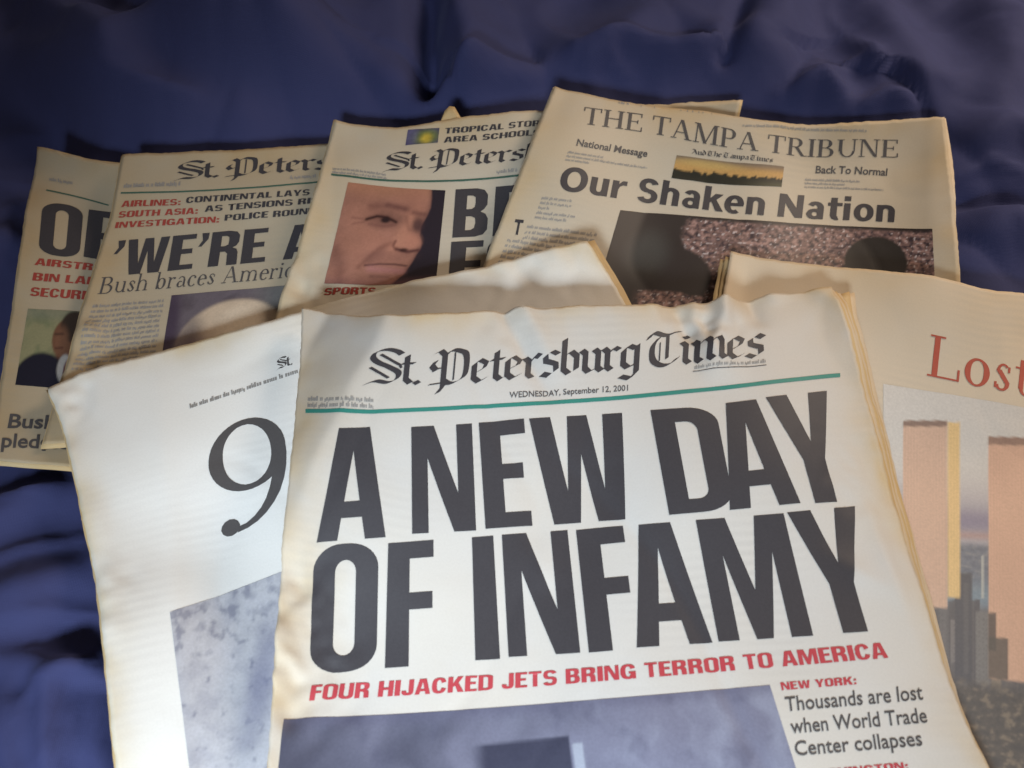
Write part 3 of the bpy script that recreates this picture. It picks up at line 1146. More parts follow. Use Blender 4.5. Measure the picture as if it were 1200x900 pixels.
BOLD = {
    'O': (.96, [full(.44, .5, .44, .52, .225, .185)]),
    'u': (.68, [bar(0, .26, .21, .74), bar(.38, 0, .59, .74), arc(.295, .28, .295, .295, .21, .16, 180, 360)]),
    'r': (.50, [bar(0, 0, .21, .74), [[(.19, .44), (.20, .60), (.32, .75), (.47, .76), (.47, .57), (.34, .57), (.25, .50), (.21, .36)]]]),
    'S': (.74, [arc(.33, .7175, .31, .2925, .205, .17, 18, 270), arc(.33, .2825, .33, .2925, .21, .17, 90, -160)]),
    'h': (.69, [bar(0, 0, .21, 1.04), bar(.38, 0, .59, .46), arc(.295, .46, .295, .295, .21, .16, 180, 0)]),
    'a': (.65, [bar(.34, 0, .55, .47), arc(.275, .46, .275, .295, .21, .155, 150, 0), full(.26, .21, .26, .225, .18, .135)]),
    'k': (.66, [bar(0, 0, .21, 1.04), [[(.19, .34), (.19, .50), (.36, .74), (.62, .74), (.38, .44)]], [[(.24, .42), (.40, .50), (.67, 0), (.42, 0)]]]),
    'e': (.69, [arc(.315, .37, .315, .39, .205, .155, 0, 305), bar(.10, .31, .62, .435)]),
    'n': (.69, [bar(0, 0, .21, .74), bar(.38, 0, .59, .46), arc(.295, .46, .295, .295, .21, .16, 180, 0)]),
    'N': (.90, [[[(0, 0), (0, 1), (.24, 1), (.59, .42), (.59, 1), (.80, 1), (.80, 0), (.56, 0), (.21, .60), (.21, 0)]]]),
    't': (.50, [bar(.09, .20, .30, .96), bar(0, .60, .47, .74), arc(.32, .22, .23, .235, .21, .16, 180, 285)]),
    'i': (.31, [bar(0, 0, .21, .74), bar(0, .84, .21, 1.05)]),
    'o': (.71, [full(.32, .37, .32, .39, .205, .16)]),
    ' ': (.30, []),
}


def P_bold(page, name, parent, mat, txt, top, bot, track=.02):
    V, F, L = [], [], []
    x = 0
    for ch in txt:
        adv, sets = BOLD[ch]
        for k, loops in enumerate(sets):
            v, f = tess(loops)
            o = len(V)
            V += [(x + p[0], p[1]) for p in v]
            L += [k * 0.000012] * len(v)
            F += [[i + o for i in t] for t in f]
        x += adv + track
    x -= .12
    return place(page, name, parent, mat, [(p[0] / x, p[1]) for p in V], F, top, bot, True, L)


def P_heavy_letters(page, name, parent, mat, letters):
    """headline with each letter set at its own place: [(char, TL, TR, BR, BL), ...] as one printed line"""
    objs = []
    allv, allf = [], []
    for ch, TL, TR, BR, BL in letters:
        w, loops = HEAVY[ch]
        v, f = tess(loops)
        o = place(page, name, parent, mat, v, f, [TL, TR], [BL, BR])
        if o is not None:
            objs.append(o)
    return join_meshes(objs)


def join_meshes(objs):
    base = objs[0]
    bm = bmesh.new()
    for o in objs:
        bm.from_mesh(o.data)
    bm.to_mesh(base.data)
    bm.free()
    for o in objs[1:]:
        me = o.data
        bpy.data.objects.remove(o)
        bpy.data.meshes.remove(me)
    return base


def P_heavy(page, name, parent, mat, txt, top, bot, gap=0.09):
    v, f, l = heavy_mesh(txt, gap)
    return place(page, name, parent, mat, v, f, top, bot, True, l)


def P_pen(page, name, parent, mat, kind, txt, top, bot, weight=1.0, track=0.0):
    v, f, l = pen_text(kind, txt, weight, track)
    return place(page, name, parent, mat, v, f, top, bot, True, l)


def P_font(page, name, parent, mat, txt, top, bot, bold=0.0, shear=0.0, spacing=1.0):
    v, f = font_text(txt, bold, shear, spacing)
    return place(page, name, parent, mat, v, f, top, bot)


def P_rule(page, name, parent, mat, pts, wpx):
    top = [(p[0], p[1] - wpx / 2) for p in pts]
    bot = [(p[0], p[1] + wpx / 2) for p in pts]
    return place(page, name, parent, mat, [(0, 0), (1, 0), (1, 1), (0, 1)], [[0, 1, 2, 3]], top, bot)


def P_lines(page, name, parent, mat, top, bot, rows, fill=0.45, height=None, ragged=0.0, center=False, seed=1, letter=0.5, stuff=True):
    """columns of small body text: rows of letter-sized marks"""
    r = random.Random(seed)
    T, B = np.array(top, float), np.array(bot, float)
    wpx = np.hypot(*(T[-1] - T[0]))
    hpx = np.hypot(*(T[0] - B[0]))
    rowh = 1.0 / rows
    xh = rowh * fill
    lw = (hpx * xh * letter * 1.25) / wpx
    V, F = [], []
    for k in range(rows):
        y0 = 1 - (k + 1) * rowh + rowh * .2
        a, b = 0.0, 1.0
        if ragged:
            cut = ragged * r.random()
            if center:
                a, b = cut / 2, 1 - cut / 2
            else:
                b = 1 - cut
        x = a
        while x < b:
            for _ in range(r.randint(2, 9)):
                if x + lw > b:
                    break
                hh = xh * (1.45 if r.random() < .25 else 1.0)
                yy = y0 - (xh * .4 if r.random() < .1 else 0)
                w = lw * r.choice((.42, .7, .8, .8, 1.1))
                o = len(V)
                V += [(x, yy), (x + w * .72, yy), (x + w * .72, yy + hh), (x, yy + hh)]
                F.append([o, o + 1, o + 2, o + 3])
                x += w
            x += lw * 0.75
            if x + lw > b:
                break
    o = place(page, name, parent, mat, V, F, top, bot, dice=False)
    if o is not None and stuff:
        o['kind'] = 'stuff'
    return o


def P_photo(page, name, parent, painter, top, bot, nu, nv):
    u, v = np.meshgrid(np.linspace(0, 1, nu + 1), np.linspace(0, 1, nv + 1))
    px, py = ribbon_eval(top, bot, u.ravel(), v.ravel())
    s, t = page.find(px, py)
    P = page.surf(s, t, INK_OFF - 0.00006)
    idx = np.arange((nu + 1) * (nv + 1)).reshape(nv + 1, nu + 1)
    f = np.stack([idx[:-1, :-1].ravel(), idx[:-1, 1:].ravel(), idx[1:, 1:].ravel(), idx[1:, :-1].ravel()], 1)
    sq, tq = s, t
    ok = (sq > 0.001) & (sq < 0.999) & (tq > 0.001) & (tq < 0.999)
    f = f[ok[f].all(1)]
    col = np.clip(painter(u.ravel(), v.ravel()), 0.0, 1)
    o = new_obj(name, P, f.tolist(), PHOTO, parent, True)
    ca = o.data.color_attributes.new('print', 'FLOAT_COLOR', 'POINT')
    ca.data.foreach_set('color', np.concatenate([col, np.ones((len(col), 1))], 1).ravel())
    return o


# ------------------------------------------------------------------ printed pictures (colours of the inks themselves)
def lin(r, g, b):
    return np.array([((c / 255 + 0.055) / 1.055) ** 2.4 if c > 10 else c / 255 / 12.92 for c in (r, g, b)])


def blob(u, v, cx, cy, rx, ry, soft=0.35, ang=0.0):
    a = math.radians(ang)
    du, dv = u - cx, v - cy
    x = (du * math.cos(a) + dv * math.sin(a)) / rx
    y = (-du * math.sin(a) + dv * math.cos(a)) / ry
    d = np.hypot(x, y)
    return 1 - smooth01(d, 1 - soft, 1 + soft)


def mixc(c, m, col):
    return c * (1 - m[:, None]) + np.asarray(col)[None] * m[:, None]


def stroke(u, v, pts, w, soft=1.0):
    best = None
    for a, b in zip(pts[:-1], pts[1:]):
        d, _, _ = seg_dist(u, v, a, b)
        best = d if best is None else np.minimum(best, d)
    return np.exp(-(best / w) ** 2) * soft


def paint_face(u, v):
    c = np.tile(lin(172, 126, 108), (len(u), 1))
    c = c * (1 + 0.22 * fbm(u * 4, v * 5, 3) + 0.10 * fbm(u * 16, v * 16, 13))[:, None]
    c = mixc(c, smooth01(v, .82, 1.0) * .5, lin(200, 146, 108))
    c = mixc(c, blob(u, v, .22, .52, .20, .34, .8) * .35, lin(196, 141, 116))
    c = mixc(c, blob(u, v, .46, .36, .22, .20, .8) * .5, lin(210, 151, 128))
    c = mixc(c, blob(u, v, .66, .56, .07, .26, .8, -22) * .55, lin(219, 159, 131))
    c = mixc(c, blob(u, v, .70, .88, .18, .14, .7) * .5, lin(186, 132, 111))
    # dark background beyond the profile at the right
    edge = np.interp(v, [0, .10, .22, .30, .36, .42, .50, .60, .70, .80, .90, 1.0], [.60, .70, .76, .79, .82, .83, .80, .80, .84, .87, .87, .86])
    c = mixc(c, smooth01(u, edge - .05, edge) * .45, lin(112, 79, 76))
    c = mixc(c, smooth01(u, edge - .012, edge + .012), lin(48, 42, 52) * 1.0)
    # brows, sockets, lids
    c = mixc(c, stroke(u, v, [(.28, .785), (.46, .82), (.64, .785)], .040, .45), lin(112, 72, 68))
    c = mixc(c, stroke(u, v, [(.44, .815), (.62, .785)], .026, .45), lin(94, 60, 60))
    c = mixc(c, blob(u, v, .44, .66, .17, .085, .7) * .55, lin(112, 77, 71))
    c = mixc(c, stroke(u, v, [(.26, .655), (.36, .695), (.46, .69), (.55, .645)], .017, .95), lin(54, 30, 32))
    c = mixc(c, blob(u, v, .445, .660, .045, .028, .5) * .95, lin(40, 28, 34))
    c = mixc(c, stroke(u, v, [(.30, .61), (.42, .595), (.54, .615)], .016, .5), lin(131, 89, 81))
    c = mixc(c, stroke(u, v, [(.12, .66), (.22, .655)], .012, .45), lin(126, 84, 76))
    c = mixc(c, stroke(u, v, [(.14, .60), (.24, .625)], .012, .4), lin(126, 84, 76))
    c = mixc(c, blob(u, v, .765, .62, .055, .085, .7) * .85, lin(80, 57, 60))
    c = mixc(c, stroke(u, v, [(.71, .75), (.82, .73)], .03, .6), lin(101, 65, 63))
    # nose
    c = mixc(c, blob(u, v, .74, .44, .075, .085, .6) * .55, lin(217, 154, 128))
    c = mixc(c, stroke(u, v, [(.60, .365), (.70, .335), (.80, .35)], .020, .9), lin(87, 52, 53))
    c = mixc(c, blob(u, v, .665, .355, .04, .02, .6) * .8, lin(52, 28, 30))
    c = mixc(c, stroke(u, v, [(.575, .45), (.56, .40), (.59, .365)], .014, .7), lin(115, 72, 65))
    c = mixc(c, stroke(u, v, [(.64, .70), (.69, .56)], .02, .35), lin(126, 84, 76))
    # folds of the cheek, mouth, chin
    c = mixc(c, stroke(u, v, [(.54, .43), (.43, .37), (.34, .26), (.27, .17)], .026, .38), lin(117, 74, 65))
    c = mixc(c, stroke(u, v, [(.46, .36), (.36, .24)], .05, .35), lin(121, 82, 73))
    c = mixc(c, blob(u, v, .52, .285, .22, .06, .7) * .35, lin(126, 89, 83))
    c = mixc(c, stroke(u, v, [(.33, .198), (.46, .214), (.60, .208), (.71, .186)], .011, .8), lin(77, 47, 50))
    c = mixc(c, stroke(u, v, [(.38, .165), (.54, .15), (.68, .13)], .035, .55), lin(198, 141, 141))
    c = mixc(c, stroke(u, v, [(.40, .09), (.56, .08)], .018, .5), lin(119, 82, 76))
    c = mixc(c, stroke(u, v, [(.03, .34), (.10, .18), (.14, .02)], .06, .45), lin(119, 79, 71))
    c = mixc(c, smooth01(.10 - v, 0, .12) * .4, lin(145, 102, 103))
    # halftone grain
    g = 1 + .10 * np.sign(np.sin(u * 260) * np.sin(v * 260)) * (np.abs(perlin(u * 40, v * 40, 7)) + .2)
    return c * g[:, None] * np.array([[.80, .76, .78]])


def paint_bald(u, v):
    """balding head bowed towards the viewer, seen from the brow up, before a mottled grey wall"""
    c = np.tile(lin(104, 96, 104), (len(u), 1))
    c = mixc(c, smooth01(u, .55, .95) * .6, lin(120, 124, 118))
    c = mixc(c, smooth01(fbm(u * 6, v * 5, 15), .0, .5) * .35, lin(60, 52, 60))
    head = blob(u, v, .55, .28, .46, .60, .05)
    c = mixc(c, head, lin(196, 176, 154))
    c = mixc(c, head * blob(u, v, .66, .48, .26, .30, .8) * .8, lin(226, 212, 192))
    c = mixc(c, head * blob(u, v, .16, .42, .13, .40, .6) * .75, lin(110, 104, 104))
    c = mixc(c, head * blob(u, v, .22, .08, .20, .34, .7) * .8, lin(80, 60, 88))
    c = mixc(c, stroke(u, v, [(.34, .40), (.52, .45), (.72, .42)], .018, .35), lin(112, 88, 78))
    c = mixc(c, stroke(u, v, [(.36, .33), (.52, .37), (.70, .35)], .018, .35), lin(112, 88, 78))
    c = mixc(c, stroke(u, v, [(.28, .22), (.38, .26), (.48, .22)], .030, .75), lin(74, 56, 58))
    c = mixc(c, stroke(u, v, [(.62, .22), (.73, .26), (.84, .23)], .030, .75), lin(74, 56, 58))
    c = mixc(c, blob(u, v, .40, .15, .07, .04, .6) * .8, lin(60, 46, 52))
    c = mixc(c, blob(u, v, .73, .15, .07, .04, .6) * .8, lin(60, 46, 52))
    c = mixc(c, blob(u, v, .57, .06, .06, .12, .7) * .5, lin(188, 160, 134))
    c = mixc(c, blob(u, v, .00, .6, .10, .6, .5) * .8, lin(62, 50, 70))
    return c * (1 + .10 * fbm(u * 9, v * 9, 5))[:, None]


def paint_suit(u, v):
    """man in a dark suit turned to the left, garden behind him"""
    c = np.tile(lin(142, 140, 108), (len(u), 1))
    c = mixc(c, smooth01(fbm(u * 5, v * 4, 9), -.1, .4) * .6, lin(106, 116, 88))
    c = mixc(c, smooth01(v, .80, .95) * .5, lin(120, 124, 112))
    c = mixc(c, (1 - smooth01(v, .02, .14)), lin(110, 102, 92))
    c = mixc(c, blob(u, v, .66, .42, .14, .16, .2), lin(96, 64, 50))
    c = mixc(c, blob(u, v, .63, .64, .20, .25, .08), lin(112, 78, 60))
    c = mixc(c, blob(u, v, .73, .80, .20, .20, .12), lin(58, 48, 42))
    c = mixc(c, blob(u, v, .57, .60, .10, .18, .5), lin(128, 90, 70))
    c = mixc(c, stroke(u, v, [(.47, .69), (.58, .70)], .018, .7), lin(56, 40, 36))
    c = mixc(c, stroke(u, v, [(.50, .51), (.60, .52)], .014, .7), lin(74, 44, 40))
    c = mixc(c, blob(u, v, .34, .06, .40, .38, .08), lin(32, 32, 46))
    c = mixc(c, blob(u, v, .92, .10, .28, .42, .08), lin(34, 34, 48))
    c = mixc(c, blob(u, v, .66, .26, .10, .18, .15), lin(172, 168, 164))
    c = mixc(c, blob(u, v, .68, .14, .03, .22, .2), lin(92, 50, 56))
    return c


def paint_storm(u, v):
    c = np.tile(lin(74, 66, 104), (len(u), 1))
    c = mixc(c, blob(u, v, .62, .45, .40, .50, .6), lin(110, 120, 70))
    c = mixc(c, blob(u, v, .62, .35, .16, .30, .7), lin(196, 172, 70))
    c = mixc(c, blob(u, v, .15, .6, .18, .5, .6) * .6, lin(110, 110, 140))
    return c * (1 + .3 * fbm(u * 7, v * 4, 8))[:, None]


def paint_dusk(u, v):
    c = np.tile(lin(196, 156, 96), (len(u), 1))
    c = mixc(c, smooth01(v, .55, 1.0) * .8, lin(96, 96, 96))
    c = mixc(c, blob(u, v, .30, .78, .28, .16, .7) * .6, lin(210, 180, 110))
    sk = .42 + .10 * fbm(u * 9, u * 0, 6) + .05 * np.sign(np.sin(u * 70)) * (perlin(u * 20, u * 0, 3) > 0)
    c = mixc(c, 1 - smooth01(v, sk - .04, sk + .05), lin(44, 44, 36))
    c = mixc(c, (1 - smooth01(v, .0, .35)) * smooth01(u, .5, 1.0) * .5, lin(92, 92, 62))
    return c


def paint_crowd(u, v):
    """dark hall at the left, a tight crowd of people to the right and below"""
    c = np.tile(lin(46, 40, 40), (len(u), 1))
    n1 = fbm(u * 58, v * 26, 21, 3)
    n2 = fbm(u * 84 + 7, v * 40 + 3, 33, 2)
    n3 = fbm(u * 9, v * 6, 35, 2)
    base = np.tile(lin(118, 94, 90), (len(u), 1))
    base = mixc(base, smooth01(n1, .05, .4) * .8, lin(172, 140, 134))
    base = mixc(base, smooth01(-n1, .05, .35) * .9, lin(50, 40, 48))
    base = mixc(base, smooth01(n2, .28, .5) * .85, lin(206, 196, 198))
    base = mixc(base, smooth01(-n2, .3, .5) * .45, lin(84, 80, 98))
    base = mixc(base, smooth01(n3, .0, .5) * .35, lin(66, 52, 60))
    edge = .20 + .04 * fbm(v * 5, v * 0, 2) + .05 * smooth01(v, .8, .5)
    crowd = smooth01(u, edge, edge + .03) * (1 - smooth01(v, .955, .985))
    low = smooth01(.30 + .06 * fbm(u * 8, u * 0, 4) - v, 0, .03) * smooth01(u, .10, .14)
    bite = blob(u, v, .20, .40, .13, .30, .08)
    crowd = np.maximum(crowd * (1 - bite), low)
    c = mixc(c, crowd, 0 * base[0] + 0) * 1.0 + base * crowd[:, None] if False else c * (1 - crowd[:, None]) + base * crowd[:, None]
    c = mixc(c, blob(u, v, .12, .62, .06, .2, .6) * .35, lin(88, 92, 90))
    head = np.maximum(blob(u, v, .822, .66, .098, .25, .06), blob(u, v, .830, .50, .085, .25, .08))
    head = np.maximum(head, blob(u, v, .83, .12, .17, .26, .1))
    c = mixc(c, head, lin(46, 42, 40))
    return c


def paint_smoke(u, v):
    """dull violet sky streaked with smoke, a dark flat-topped block low down"""
    c = np.tile(lin(122, 124, 146), (len(u), 1))
    wu = u + .05 * fbm(u * 3, v * 4, 77, 2)
    m = fbm(wu * 5, v * 1.6, 14, 4)
    c = mixc(c, smooth01(.5 * m + 1.1 * (.50 - u), -.15, .60) * .95, lin(76, 78, 96))
    c = mixc(c, smooth01(fbm(wu * 9, v * 2.4, 24, 4), -.1, .5) * smooth01(u, .30, .75) * .45, lin(158, 164, 186))
    c = mixc(c, smooth01(v, .93, 1.0) * .5, lin(92, 92, 116))
    c = mixc(c, smooth01(fbm(wu * 14, v * 6, 34, 3), .1, .6) * .3, lin(66, 66, 92))
    tw = smooth01(u, .375, .415) * (1 - smooth01(u, .575, .580)) * (1 - smooth01(v, .825 + .05 * u, .840 + .05 * u))
    c = mixc(c, tw * .9, lin(50, 52, 72))
    sd = smooth01(u, .581, .585) * (1 - smooth01(u, .600, .606)) * (1 - smooth01(v, .825, .835))
    c = mixc(c, sd * .75, lin(168, 176, 192))
    return c


def paint_rubble(u, v):
    c = np.tile(lin(184, 186, 194), (len(u), 1))
    m = fbm(u * 5, v * 7, 51, 4)
    c = mixc(c, smooth01(m, -.2, .5) * .5, lin(156, 158, 172))
    d = fbm(u * 12, v * 16, 61, 3)
    band = smooth01(v, .62, .9)
    c = mixc(c, smooth01(d - .22 + .34 * band, .0, .5) * .55, lin(104, 108, 130))
    c = mixc(c, smooth01(-m, .05, .4) * .5, lin(188, 190, 200))
    c = mixc(c, blob(u, v, .60, .45, .30, .10, .8, 60) * .5, lin(86, 92, 132))
    return c


def paint_towers(u, v):
    """two sunlit slab towers over a hazy harbour skyline; X, Y run over the print in tenths of a millimetre or so"""
    X = 1035 + u * 445
    Y = 450 + 28 * (X - 1035) / 165 + (1 - v) * 495
    c = np.tile(lin(206, 203, 198), (len(u), 1))
    c = mixc(c, smooth01(Y, 540, 606) * .8, lin(164, 160, 170))
    c = mixc(c, np.exp(-((Y - 612) / 16) ** 2) * .8, lin(118, 110, 140))
    c = mixc(c, np.exp(-((Y - 628) / 5) ** 2) * .7, lin(178, 138, 126))
    c = mixc(c, smooth01(Y, 634, 642), lin(102, 108, 122))
    n = fbm(X / 9, Y / 5, 71, 3)
    c = mixc(c, smooth01(Y, 634, 642) * smooth01(n, .0, .5) * .6, lin(140, 140, 138))
    c = mixc(c, smooth01(Y, 634, 642) * smooth01(-n, .0, .5) * .5, lin(70, 76, 92))
    c = mixc(c, np.exp(-((Y - 698) / 16) ** 2) * .85, lin(120, 142, 156))

    def slab(c, x0, x1, y0, y1, col, a=1.0, s=1.2):
        m = smooth01(X, x0 - s, x0 + s) * (1 - smooth01(X, x1 - s, x1 + s)) * smooth01(Y, y0 - s, y0 + s) * (1 - smooth01(Y, y1 - s, y1 + s))
        return mixc(c, m * a, col)
    c = slab(c, 1036, 1500, 712, 1200, lin(96, 92, 90), .9, 6)
    r = random.Random(12)
    for k in range(70):
        x = 1040 + r.random() * 430
        w = 5 + r.random() * 13
        y = 700 + r.random() * 110
        g = r.random()
        c = slab(c, x, x + w, y, 1000, lin(62 + 60 * g, 60 + 56 * g, 64 + 50 * g), .9, .8)
        if r.random() < .6:
            c = slab(c, x + w * .6, x + w, y, 1000, lin(48 + 40 * g, 46 + 40 * g, 54 + 40 * g), .8, .6)
    c = slab(c, 1118, 1138, 672, 800, lin(58, 58, 66))
    c = slab(c, 1128, 1134, 684, 790, lin(84, 82, 84), .7)
    c = slab(c, 1142, 1158, 716, 800, lin(112, 110, 108))
    c = slab(c, 1160, 1172, 722, 806, lin(132, 118, 100))
    c = slab(c, 1149, 1151.5, 650, 700, lin(196, 196, 186), .8, .8)
    win = (np.sin(X * 2.2) > .2) & (np.sin(Y * 1.3) > .1)
    c = mixc(c, win * smooth01(Y, 716, 724) * .25, lin(40, 40, 48))
    c = mixc(c, smooth01(Y, 790, 812), lin(66, 58, 50))
    n4 = fbm(X / 14, Y / 9, 91, 3)
    c = mixc(c, smooth01(Y, 790, 812) * smooth01(n4, .05, .4) * .7, lin(136, 120, 98))
    c = mixc(c, smooth01(Y, 790, 812) * smooth01(-n4, .1, .4) * .6, lin(34, 32, 34))
    c = mixc(c, smooth01(Y, 560, 640) * .22, lin(176, 176, 178))
    rib = 1 + .03 * np.sin(X * 1.9) + .03 * fbm(X / 20, Y / 30, 41, 2)

    def tower(c, x0, x1, y0, y1, col):
        m = smooth01(X, x0 - .8, x0 + .8) * (1 - smooth01(X, x1 - .8, x1 + .8)) * smooth01(Y, y0 - 1, y0 + 1) * (1 - smooth01(Y, y1 - 2, y1 + 2))
        return c * (1 - m[:, None]) + col[None] * rib[:, None] * m[:, None]
    t_top = 494
    c = tower(c, 1058, 1109, t_top, 715, lin(206, 176, 156))
    c = slab(c, 1058, 1109, t_top, t_top + 7, lin(116, 100, 94), .8)
    c = tower(c, 1110, 1124, t_top + 2, 702, lin(222, 192, 140))
    c = tower(c, 1157, 1262, 512, 792, lin(208, 172, 150))
    c = slab(c, 1157, 1262, 512, 521, lin(116, 98, 92), .7)
    c = slab(c, 1157, 1166, 716, 760, lin(96, 92, 90), .9)
    c = slab(c, 1157, 1180, 744, 792, lin(104, 100, 96), .9)
    return c


# ------------------------------------------------------------------ bed sheet
def build_bed():
    x = np.concatenate([np.linspace(-1.5, -0.66, 60, endpoint=False), np.arange(-0.66, 0.78, 0.0036), np.linspace(0.78, 1.6, 60)])
    y = np.concatenate([np.linspace(-0.9, -0.06, 60, endpoint=False), np.arange(-0.06, 1.0, 0.0036), np.linspace(1.0, 1.9, 60)])
    X, Y = np.meshgrid(x, y)
    Z = bed_height(X, Y)
    nyy, nxx = X.shape
    idx = np.arange(nxx * nyy).reshape(nyy, nxx)
    f = np.stack([idx[:-1, :-1].ravel(), idx[:-1, 1:].ravel(), idx[1:, 1:].ravel(), idx[1:, :-1].ravel()], 1)
    me = bpy.data.meshes.new('bed_sheet')
    me.vertices.add(nxx * nyy)
    me.vertices.foreach_set('co', np.stack([X, Y, Z], -1).astype(np.float32).ravel())
    me.loops.add(f.size)
    me.loops.foreach_set('vertex_index', f.ravel().astype(np.int32))
    me.polygons.add(len(f))
    me.polygons.foreach_set('loop_start', np.arange(0, f.size, 4, dtype=np.int32))
    me.update(calc_edges=True)
    me.polygons.foreach_set('use_smooth', np.ones(len(f), bool))
    me.materials.append(cloth_material())
    o = bpy.data.objects.new('bed_sheet', me)
    COL.objects.link(o)
    o['label'] = 'crumpled navy blue bed sheet lying under all of the newspapers'
    o['category'] = 'bed sheet'
    return o


build_bed()

GROUP = None


def newspaper(label, page):
    c = page.surf(np.array([.5]), np.array([.5]))[0]
    return thing('newspaper', label, 'newspaper', (c[0], c[1], c[2] - 0.004))


# ------------------------------------------------------------------ A: leftmost newspaper
pa = Page(top=[(43, 170), (75, 177), (110, 186), (145, 191), (300, 202), (470, 206)],
          left=[(43, 170), (29, 260), (14, 360), (2, 440), (-10, 540)],
          gap=0.004, wave=0.0012, seed=1)
na = newspaper('leftmost newspaper, huge O and red lines above a picture of a man in dark suit', pa)
sheet(pa, 'front_page', na, PAPER_TAN_DIM, seed=1)
sheet(pa, 'inner_page', na, PAPER_AGED, off=-0.0016, thk=0.001, eL=0.0012, eT=0.001, eB=0.002, eR=.001, step=0.005, flutter=0.001, seed=2)
P_lines(pa, 'small_print', na, INK_PALE, [(57, 206), (86, 211)], [(57, 211), (86, 216)], 1, .6, seed=3)
P_rule(pa, 'rule', na, INK_DGREEN, [(54, 222), (90, 230), (127, 240)], 1.6)
P_heavy_letters(pa, 'headline', na, INK, [('O', (51, 237), (98, 243), (93, 303), (45, 297)), ('P', (104, 245), (152, 251), (145, 309), (98, 301))])
for txt, T, B in (("AIRSTRIKES", [(43, 303), (152, 313)], [(41, 311), (150, 321)]),
                  ("BIN LADEN", [(40, 320), (140, 327)], [(38, 329), (138, 336)]),
                  ("SECURITY", [(37, 337), (126, 343)], [(35, 347), (124, 353)])):
    P_heavy(pa, 'subheadline', na, INK_DULL, txt, T, B)
P_photo(pa, 'photograph', na, paint_suit, [(33, 362), (110, 366)], [(18, 451), (100, 458)], 50, 55)
P_font(pa, 'caption', na, INK_THIN, "Bush", [(12, 485), (66, 487)], [(9, 502), (64, 503)], bold=0.02)
P_font(pa, 'caption', na, INK_THIN, "pledges", [(4, 508), (82, 511)], [(2, 525), (80, 527)], bold=0.02)

# ------------------------------------------------------------------ B: quoted headline
pb = Page(top=[(143, 180), (200, 178), (300, 173), (383, 166), (480, 160), (600, 152)],
          left=[(143, 180), (133, 239), (120, 283), (96, 363), (73, 443), (50, 520)],
          gap=0.004, wave=0.0012, seed=3, crumple=[((88, 400), 0.025, 0.008)],
          ridges=[((100, 350), (76, 430), 0.006, 0.004), ((84, 400), (110, 440), 0.005, -0.003), ((92, 372), (110, 385), 0.004, 0.003)])
nb = newspaper('second newspaper from the left, quoted bold headline over the serif line Bush braces', pb)
sheet(pb, 'front_page', nb, PAPER_TAN_DIM, seed=3)
sheet(pb, 'inner_page', nb, PAPER_AGED, off=-0.0016, thk=0.001, eL=0.0015, eT=0.0008, eB=0.002, eR=.001, step=0.005, flutter=0.001, seed=4)
P_pen(pb, 'masthead', nb, INK, 'black', 'St. Petersburg Times', [(208, 190), (584, 163)], [(206, 211), (582, 184)])
P_rule(pb, 'rule', nb, INK_DGREEN, [(142, 227), (220, 225), (300, 220), (370, 214), (420, 210)], 1.8)
P_lines(pb, 'small_print', nb, INK_PALE, [(146, 216), (214, 213)], [(145, 222), (214, 219)], 1, .6, seed=5)
P_lines(pb, 'small_print', nb, INK_PALE, [(340, 206), (372, 204)], [(340, 211), (372, 209)], 1, .6, seed=6)
for red, T1, B1, blk, T2, B2 in (
        ("AIRLINES:", [(144, 236), (213, 234)], [(142, 243), (212, 241)], "CONTINENTAL LAYS OFF", [(219, 232), (395, 220)], [(218, 239), (394, 227)]),
        ("SOUTH ASIA:", [(140, 248), (233, 244)], [(138, 255), (232, 251)], "AS TENSIONS RISE", [(241, 242), (384, 231)], [(240, 249), (383, 238)]),
        ("INVESTIGATION:", [(136, 260), (258, 254)], [(134, 267), (257, 261)], "POLICE ROUND UP", [(264, 252), (396, 242)], [(263, 259), (395, 249)])):
    P_heavy(pb, 'subheadline', nb, INK_DULL, red, T1, B1)
    P_heavy(pb, 'subheadline', nb, INK, blk, T2, B2)
P_heavy(pb, 'headline', nb, INK, "'WE'RE A", [(136, 282), (372, 262)], [(128, 324), (368, 301)])
P_pen(pb, 'subheadline', nb, INK_THIN, 'roman', 'Bush braces America', [(119, 325), (360, 305)], [(114, 345), (356, 324)], .8)
P_lines(pb, 'body_text', nb, INK_PALE, [(110, 356), (194, 349)], [(84, 436), (182, 425)], 13, .42, .0, seed=7)
P_photo(pb, 'photograph', nb, paint_bald, [(201, 346), (345, 334)], [(186, 440), (332, 430)], 60, 40)

# ------------------------------------------------------------------ C: face close-up
pc = Page(top=[(392, 138), (420, 144), (452, 148), (485, 146), (530, 138), (580, 132), (640, 129), (740, 123), (868, 117)],
          left=[(392, 138), (383, 173), (370, 223), (350, 290), (330, 347), (300, 440)],
          gap=0.0045, wave=0.0012, seed=5, crumple=[((345, 320), 0.022, 0.009)],
          ridges=[((372, 225), (352, 300), 0.004, 0.0035), ((346, 300), (330, 350), 0.006, 0.004), ((350, 318), (366, 350), 0.004, -0.003),
                  ((400, 150), (385, 330), 0.006, -0.0015)])
nc = newspaper("third newspaper from the left, with a close-up colour face beside bold capitals", pc)
sheet(pc, 'front_page', nc, PAPER_TAN, seed=5)
sheet(pc, 'inner_page', nc, PAPER_AGED, off=-0.0018, thk=0.001, eL=0.001, eT=lambda s: 0.0008 + 0.007 * np.exp(-((s - .28) / .018) ** 4), eB=0.002, eR=.002, step=0.0035, flutter=0.001, seed=6)
P_photo(pc, 'photograph', nc, paint_storm, [(478, 151), (515, 149)], [(475, 170), (513, 167)], 18, 10)
P_heavy(pc, 'subheadline', nc, INK, "TROPICAL STORM", [(522, 149), (646, 140)], [(521, 156), (645, 147)])
